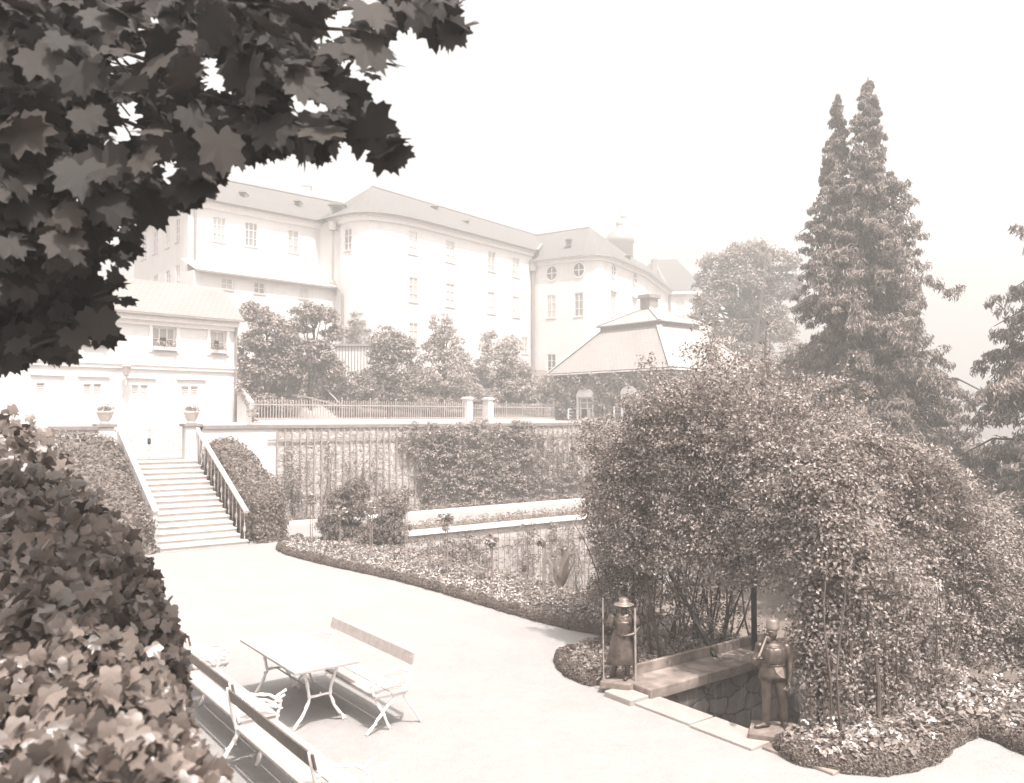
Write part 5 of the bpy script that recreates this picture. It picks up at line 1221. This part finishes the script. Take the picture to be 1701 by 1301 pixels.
m = MB(); p3 = gz(1188, 1092, .16); q3 = gy(1112, 950, 14.2); m.bar(p3, q3, .055); m.build('brace', M['iron'], arb, world=True)
m = MB(); m.bar(p+Vector((0, 0, 3.0)), p2+Vector((0, 0, 3.2)), .05); m.bar(p+Vector((0, 0, 2.1)), W(10.6, 10.6, 2.6), .045); p4 = W(10.6, 10.6, 0); m.bar(p4, p4+Vector((0, 0, 3.2)), .06); m.build('crossbar', M['iron'], arb, world=True)
for _k in range(3):
    aa = 9.1+_k*.35; bb = 5.45-.1*(_k % 2); m = MB(); m.tube(jitter_path(W(aa, bb, 0), W(aa+.1, bb+.25, 1.6), 6, .03), [.03, .026, .024, .02, .016, .01], 6); m.build('trunk', M['bark'], arb, world=True)

# ------------------------------------------------------------------ furniture
def branchy(m, pts, r, n=8, knots=1):
    """branch-shaped cast iron with knots"""
    P = []; 
    for i in range(len(pts)-1):
        p, q = Vector(pts[i]), Vector(pts[i+1])
        for k in range(4): P.append(p.lerp(q, k/4)+Vector(rng.normal(0, r*.16, 3)))
    P.append(Vector(pts[-1])); R_ = [r*(1+.18*sin(i*2.1)+rng.normal(0, .06)) for i in range(len(P))]; R_[-1] *= .9
    m.tube(P, R_, n)
    for _ in range(knots):
        i = rng.integers(1, len(P)-1); d = Vector(rng.normal(0, 1, 3)).normalized(); m.tube([P[i], P[i]+d*r*2.3], [r*.75, r*.5], 6)
def bench_frame(m, x):
    # local: y = 0 at the back, seat towards +y
    branchy(m, [(x, -.20, 0), (x, -.06, .22), (x, .06, .40), (x, .46, .415)], .019, knots=2)      # rear foot up to the seat rail
    branchy(m, [(x, .56, 0), (x, .36, .21), (x, .14, .42)], .019, knots=2)
    branchy(m, [(x+.012, .24, 0), (x+.012, .33, .21), (x+.012, .44, .40)], .018, knots=1)
    branchy(m, [(x, .04, .40), (x, -.02, .60), (x, -.08, .90)], .018, knots=2)                    # back upright
    branchy(m, [(x, -.03, .66), (x, .16, .72), (x, .36, .68), (x, .50, .58), (x, .46, .42)], .017, knots=3)   # arm
    branchy(m, [(x, .44, .64), (x, .56, .70)], .014, knots=0)
    branchy(m, [(x, .1, .58), (x, .30, .60), (x, .45, .52)], .012, knots=1)
def make_bench(label, L, seatmat, backmat, group='rustic garden benches round the table'):
    t = thing('garden_bench', label, 'bench', group=group)
    m = MB(); m.box(0, L, .02, .24, .425, .455); m.box(0, L, .25, .47, .425, .455); m.build('seat', seatmat, t, bevel=.004)
    m = MB(); y0, y1 = -.035, -.085
    vs = [(x, y, z) for x in (0, L) for y, z in ((y0-.01, .745), (y0+.012, .745), (y1+.03, .885), (y1+.008, .885))]
    m.add(vs, [(0,1,2,3),(7,6,5,4),(0,4,5,1),(1,5,6,2),(2,6,7,3),(3,7,4,0)]); m.build('backrest', backmat, t, bevel=.004)
    for x in (.05, L-.05):
        m = MB(); bench_frame(m, x); m.build('end_frame', M['iron_white'], t, smooth=True)
    return t
# local +x along the bench, +y to the front.  -u facing: rotate so +y = -u
bR = make_bench('white bench with a pale plank back on the far side of the table', 2.33, M['bench_pale'], M['bench_wood'])
bR.location = W(5.24, 9.07, 0); bR.rotation_euler = (0, 0, atan2(VA.y, VA.x))
b1 = make_bench('dark-backed bench seen from behind, in the middle of the near row', 2.24, M['bench_pale'], M['bench_dark'])
b1.location = W(3.17, 11.42, 0); b1.rotation_euler = (0, 0, atan2(-VA.y, -VA.x))
b2 = copy_tree(b1); b2.location = W(3.09, 9.12, 0); b2['label'] = 'dark-backed bench nearest the bottom edge, seen from behind beside the ivy'
b3 = copy_tree(b1); b3.location = W(3.38, 13.78, 0); b3['label'] = 'farthest bench of the near row, almost hidden by the ivy'
tb = thing('garden_table', 'pale rectangular garden table on branch-shaped white iron legs', 'table', W(3.97, 9.57, 0), RZ)
m = MB(); m.box(0, .41, 0, 1.88, .725, .755); m.box(.414, .84, 0, 1.88, .725, .755); m.build('tabletop', M['bench_pale'], tb, bevel=.004)
for y in (.22, 1.64):
    m = MB()
    branchy(m, [(.20, y, .72), (.26, y, .50), (.29, y, .34), (.20, y, .16), (.08, y, 0)], .02, knots=3)
    m.build('leg', M['iron_white'], tb, smooth=True)
    m = MB(); branchy(m, [(.66, y, .72), (.58, y, .50), (.55, y, .34), (.64, y, .16), (.76, y, 0)], .02, knots=3); m.build('leg', M['iron_white'], tb, smooth=True)
    m = MB(); branchy(m, [(.28, y, .36), (.56, y, .36)], .016, knots=1); m.build('crosspiece', M['iron_white'], tb, smooth=True)
m = MB(); m.tube([(.42, .22, .36), (.42, 1.64, .36)], .010, 6); m.build('stretcher', M['gutter'], tb)

# ------------------------------------------------------------------ ivy bank in the near left corner
iv = thing('ivy_bank', 'big ivy-covered bank with broad glossy leaves filling the near left corner', 'ivy', (-2.6, 3.6, 2.0))
ridge = [(430,1300,2.3),(415,1262,2.6),(385,1215,2.9),(345,1160,3.2),(300,1085,3.7),(283,1020,4.1),(287,960,4.5),(262,895,5.2),(238,860,5.7),(200,810,6.4),(160,775,7.0),(110,738,7.8),(60,715,8.6),(-20,690,9.5)]
RP = [gy(x, y, Y) for x, y, Y in ridge]
secs = []
for i, p in enumerate(RP):
    t_ = (RP[min(i+1, len(RP)-1)]-RP[max(i-1, 0)]); t_.z = 0; t_.normalize(); lf = Vector((-t_.y, t_.x, 0))
    Wd = 2.6; secs.append([p-lf*.02+Vector((0, 0, -1.6)), p-lf*.05+Vector((0, 0, -.35)), p+lf*.12+Vector((0, 0, -.02)), p+lf*.7+Vector((0, 0, -.05)), p+lf*1.5+Vector((0, 0, -.12)), p+lf*Wd+Vector((0, 0, -.2))])
V = np.array([[tuple(q) for q in r] for r in secs]); n_ = 6
tris = []; Vf = V.reshape(-1, 3)
for i in range(len(secs)-1):
    for k in range(n_-1):
        a, b, c, d = i*n_+k, (i+1)*n_+k, (i+1)*n_+k+1, i*n_+k+1; tris += [(a, b, c), (a, c, d)]
T_ = Vf[np.array(tris)]; cr = np.cross(T_[:, 1]-T_[:, 0], T_[:, 2]-T_[:, 0]); A = np.linalg.norm(cr, axis=1); n = 16000
cw = A/np.maximum(2.4, T_[:, :, 1].mean(1))**2; idx = rng.choice(len(A), n, p=cw/cw.sum()); u = rng.uniform(0, 1, (n, 2)); fl = u.sum(1) > 1; u[fl] = 1-u[fl]
P = T_[idx, 0]+(T_[idx, 1]-T_[idx, 0])*u[:, :1]+(T_[idx, 2]-T_[idx, 0])*u[:, 1:]
P[:, 2] += .11*np.sin(P[:, 0]*5+P[:, 1]*3.1)+.08*np.sin(P[:, 0]*9-P[:, 1]*6)+rng.uniform(-.13, .05, n)
Nn = np.tile([.15, -.55, .75], (n, 1))
SzI = np.interp(P[:, 1], [2.2, 3.4, 5.5], [.075, .09, .125])
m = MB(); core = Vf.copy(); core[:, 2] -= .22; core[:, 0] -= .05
m.leaves(leafset(P, Nn, SzI, IVY, .8, droop=(.3, -.5, -.6))); m.build('leaves', M['ivy'], iv, world=True, smooth=True)
m = MB(); m.add([tuple(q) for q in core], [tuple(t) for t in tris]); m.build('shade_core', M['dark_in'], iv, world=True)  # dark core added under the leaves, stands for the shade between them
for _ in range(24):
    p = Vector(P[rng.integers(n)]); m = MB(); m.tube([p+Vector((0, 0, -.15)), p+Vector((rng.normal(0, .05), rng.normal(0, .05), .03)), p+Vector((rng.normal(0, .1), rng.normal(0, .1), .08))], [.006, .005, .003], 5); m.build('tendril', M['stem'], iv, world=True)

# ------------------------------------------------------------------ overhanging maple
mp = thing('maple_branches', 'dark overhanging maple branches with broad lobed leaves across the upper left', 'tree', (-5.2, 5.5, 1.0))
P = []; Sz = []
def fill(poly, n, Y0, Y1, size):
    q = scatter(poly, n)
    for x, y in q:
        if sin(x/34+1.3*sin(y/45))*sin(y/38+x/80) < -.38 and x > 150: continue
        Y = rng.uniform(Y0, Y1); P.append(tuple(gy(x, y, Y))); Sz.append(size)
polyA = [(-60,-60),(735,-60),(740,20),(690,12),(615,35),(608,80),(550,90),(560,145),(600,205),(580,215),(500,236),(420,245),(350,240),(345,290),(325,310),(300,262),(255,255),(235,285),(205,300),(188,350),(150,400),(60,470),(-60,500)]
fill(polyA, 1900, 2.9, 5.0, .155)
polyB = [(-60,300),(120,340),(185,390),(190,420),(175,500),(150,540),(60,590),(-60,620)]
nA_ = len(P); fill(polyB, 800, 4.0, 5.8, .13)
for (x, y, Y) in ((340,200,3.2),(345,262,3.2),(330,240,3.3),(400,235,3.2),(455,215,3.2),(520,210,3.1),(560,190,3.2),(640,250,3.2),(630,238,3.3),(610,205,3.2),(612,100,3.1),(600,70,3.2),(738,48,3.4),(755,50,3.4),(720,25,3.4),(660,25,3.4),(280,310,3.4),(250,340,3.5),(215,360,3.6),(300,335,3.3),(328,300,3.2),(500,225,3.2),(585,150,3.3)):
    P.append(tuple(gy(x, y, Y))); Sz.append(.19)
for (x, y) in ((360,262),(392,258),(440,262),(480,252),(515,258),(548,236),(590,232),(655,262),(318,322),(345,318),(262,330),(235,345),(205,395),(212,420),(190,470),(196,510),(165,552),(120,585),(90,598),(625,95),(615,125),(570,120),(585,165),(640,30),(700,20),(745,50),(210,330)):
    for _ in range(3): P.append(tuple(gy(x+rng.normal(0, 9), y-_*16+rng.normal(0, 6), rng.uniform(3.2, 4.2)))); Sz.append(.14)
P = np.array(P); Sz = np.array(Sz); Nn = np.tile([.1, -.6, .5], (len(P), 1))
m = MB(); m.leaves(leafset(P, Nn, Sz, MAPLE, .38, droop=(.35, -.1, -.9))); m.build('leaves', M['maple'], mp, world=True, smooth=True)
m = MB(); root = Vector((-5.2, 5.5, 1.0))
m.tube([root-Vector((0, 0, 1)), root+Vector((.05, 0, 2)), root+Vector((.1, -.1, 4.2)), root+Vector((.3, -.2, 6.5))], [.26, .22, .18, .1], 10)
for (x, y, Y) in ((590,50,3.5),(540,150,3.5),(420,180,3.5),(280,230,3.8),(690,5,3.6),(150,390,4.6),(80,490,4.8),(480,80,3.8),(300,120,4.0),(190,220,4.0)):
    s0 = root+Vector((.1, -.1, rng.uniform(3.6, 5.6))); e = gy(x, y, Y)
    mid = s0.lerp(e, .5)+Vector((0, 0, .35)); m.tube([s0, mid, e.lerp(mid, .3)+Vector((0, 0, .08)), e], [.07, .035, .015, .006], 6)
    for _ in range(5):
        a_ = mid.lerp(e, rng.uniform(.2, .95)); m.tube([a_, a_+Vector((rng.normal(0, .2), rng.normal(0, .15), rng.uniform(-.3, .05)))], [.007, .004], 4)
m.build('branches', M['bark'], mp, world=True)

# ------------------------------------------------------------------ air
hz_ = MB(); hz_.box(-1010, 1010, -1010, 1010, -4.2, 34)
hm = bpy.data.materials.new('haze'); hm.use_nodes = True; t = hm.node_tree; t.nodes.clear()
vo = t.nodes.new('ShaderNodeVolumePrincipled'); vo.inputs['Density'].default_value = .0072; vo.inputs['Color'].default_value = (1, .968, .935, 1); vo.inputs['Anisotropy'].default_value = .3
oo = t.nodes.new('ShaderNodeOutputMaterial'); t.links.new(vo.outputs[0], oo.inputs['Volume'])
tag(hz_.build('haze', hm), kind='stuff')
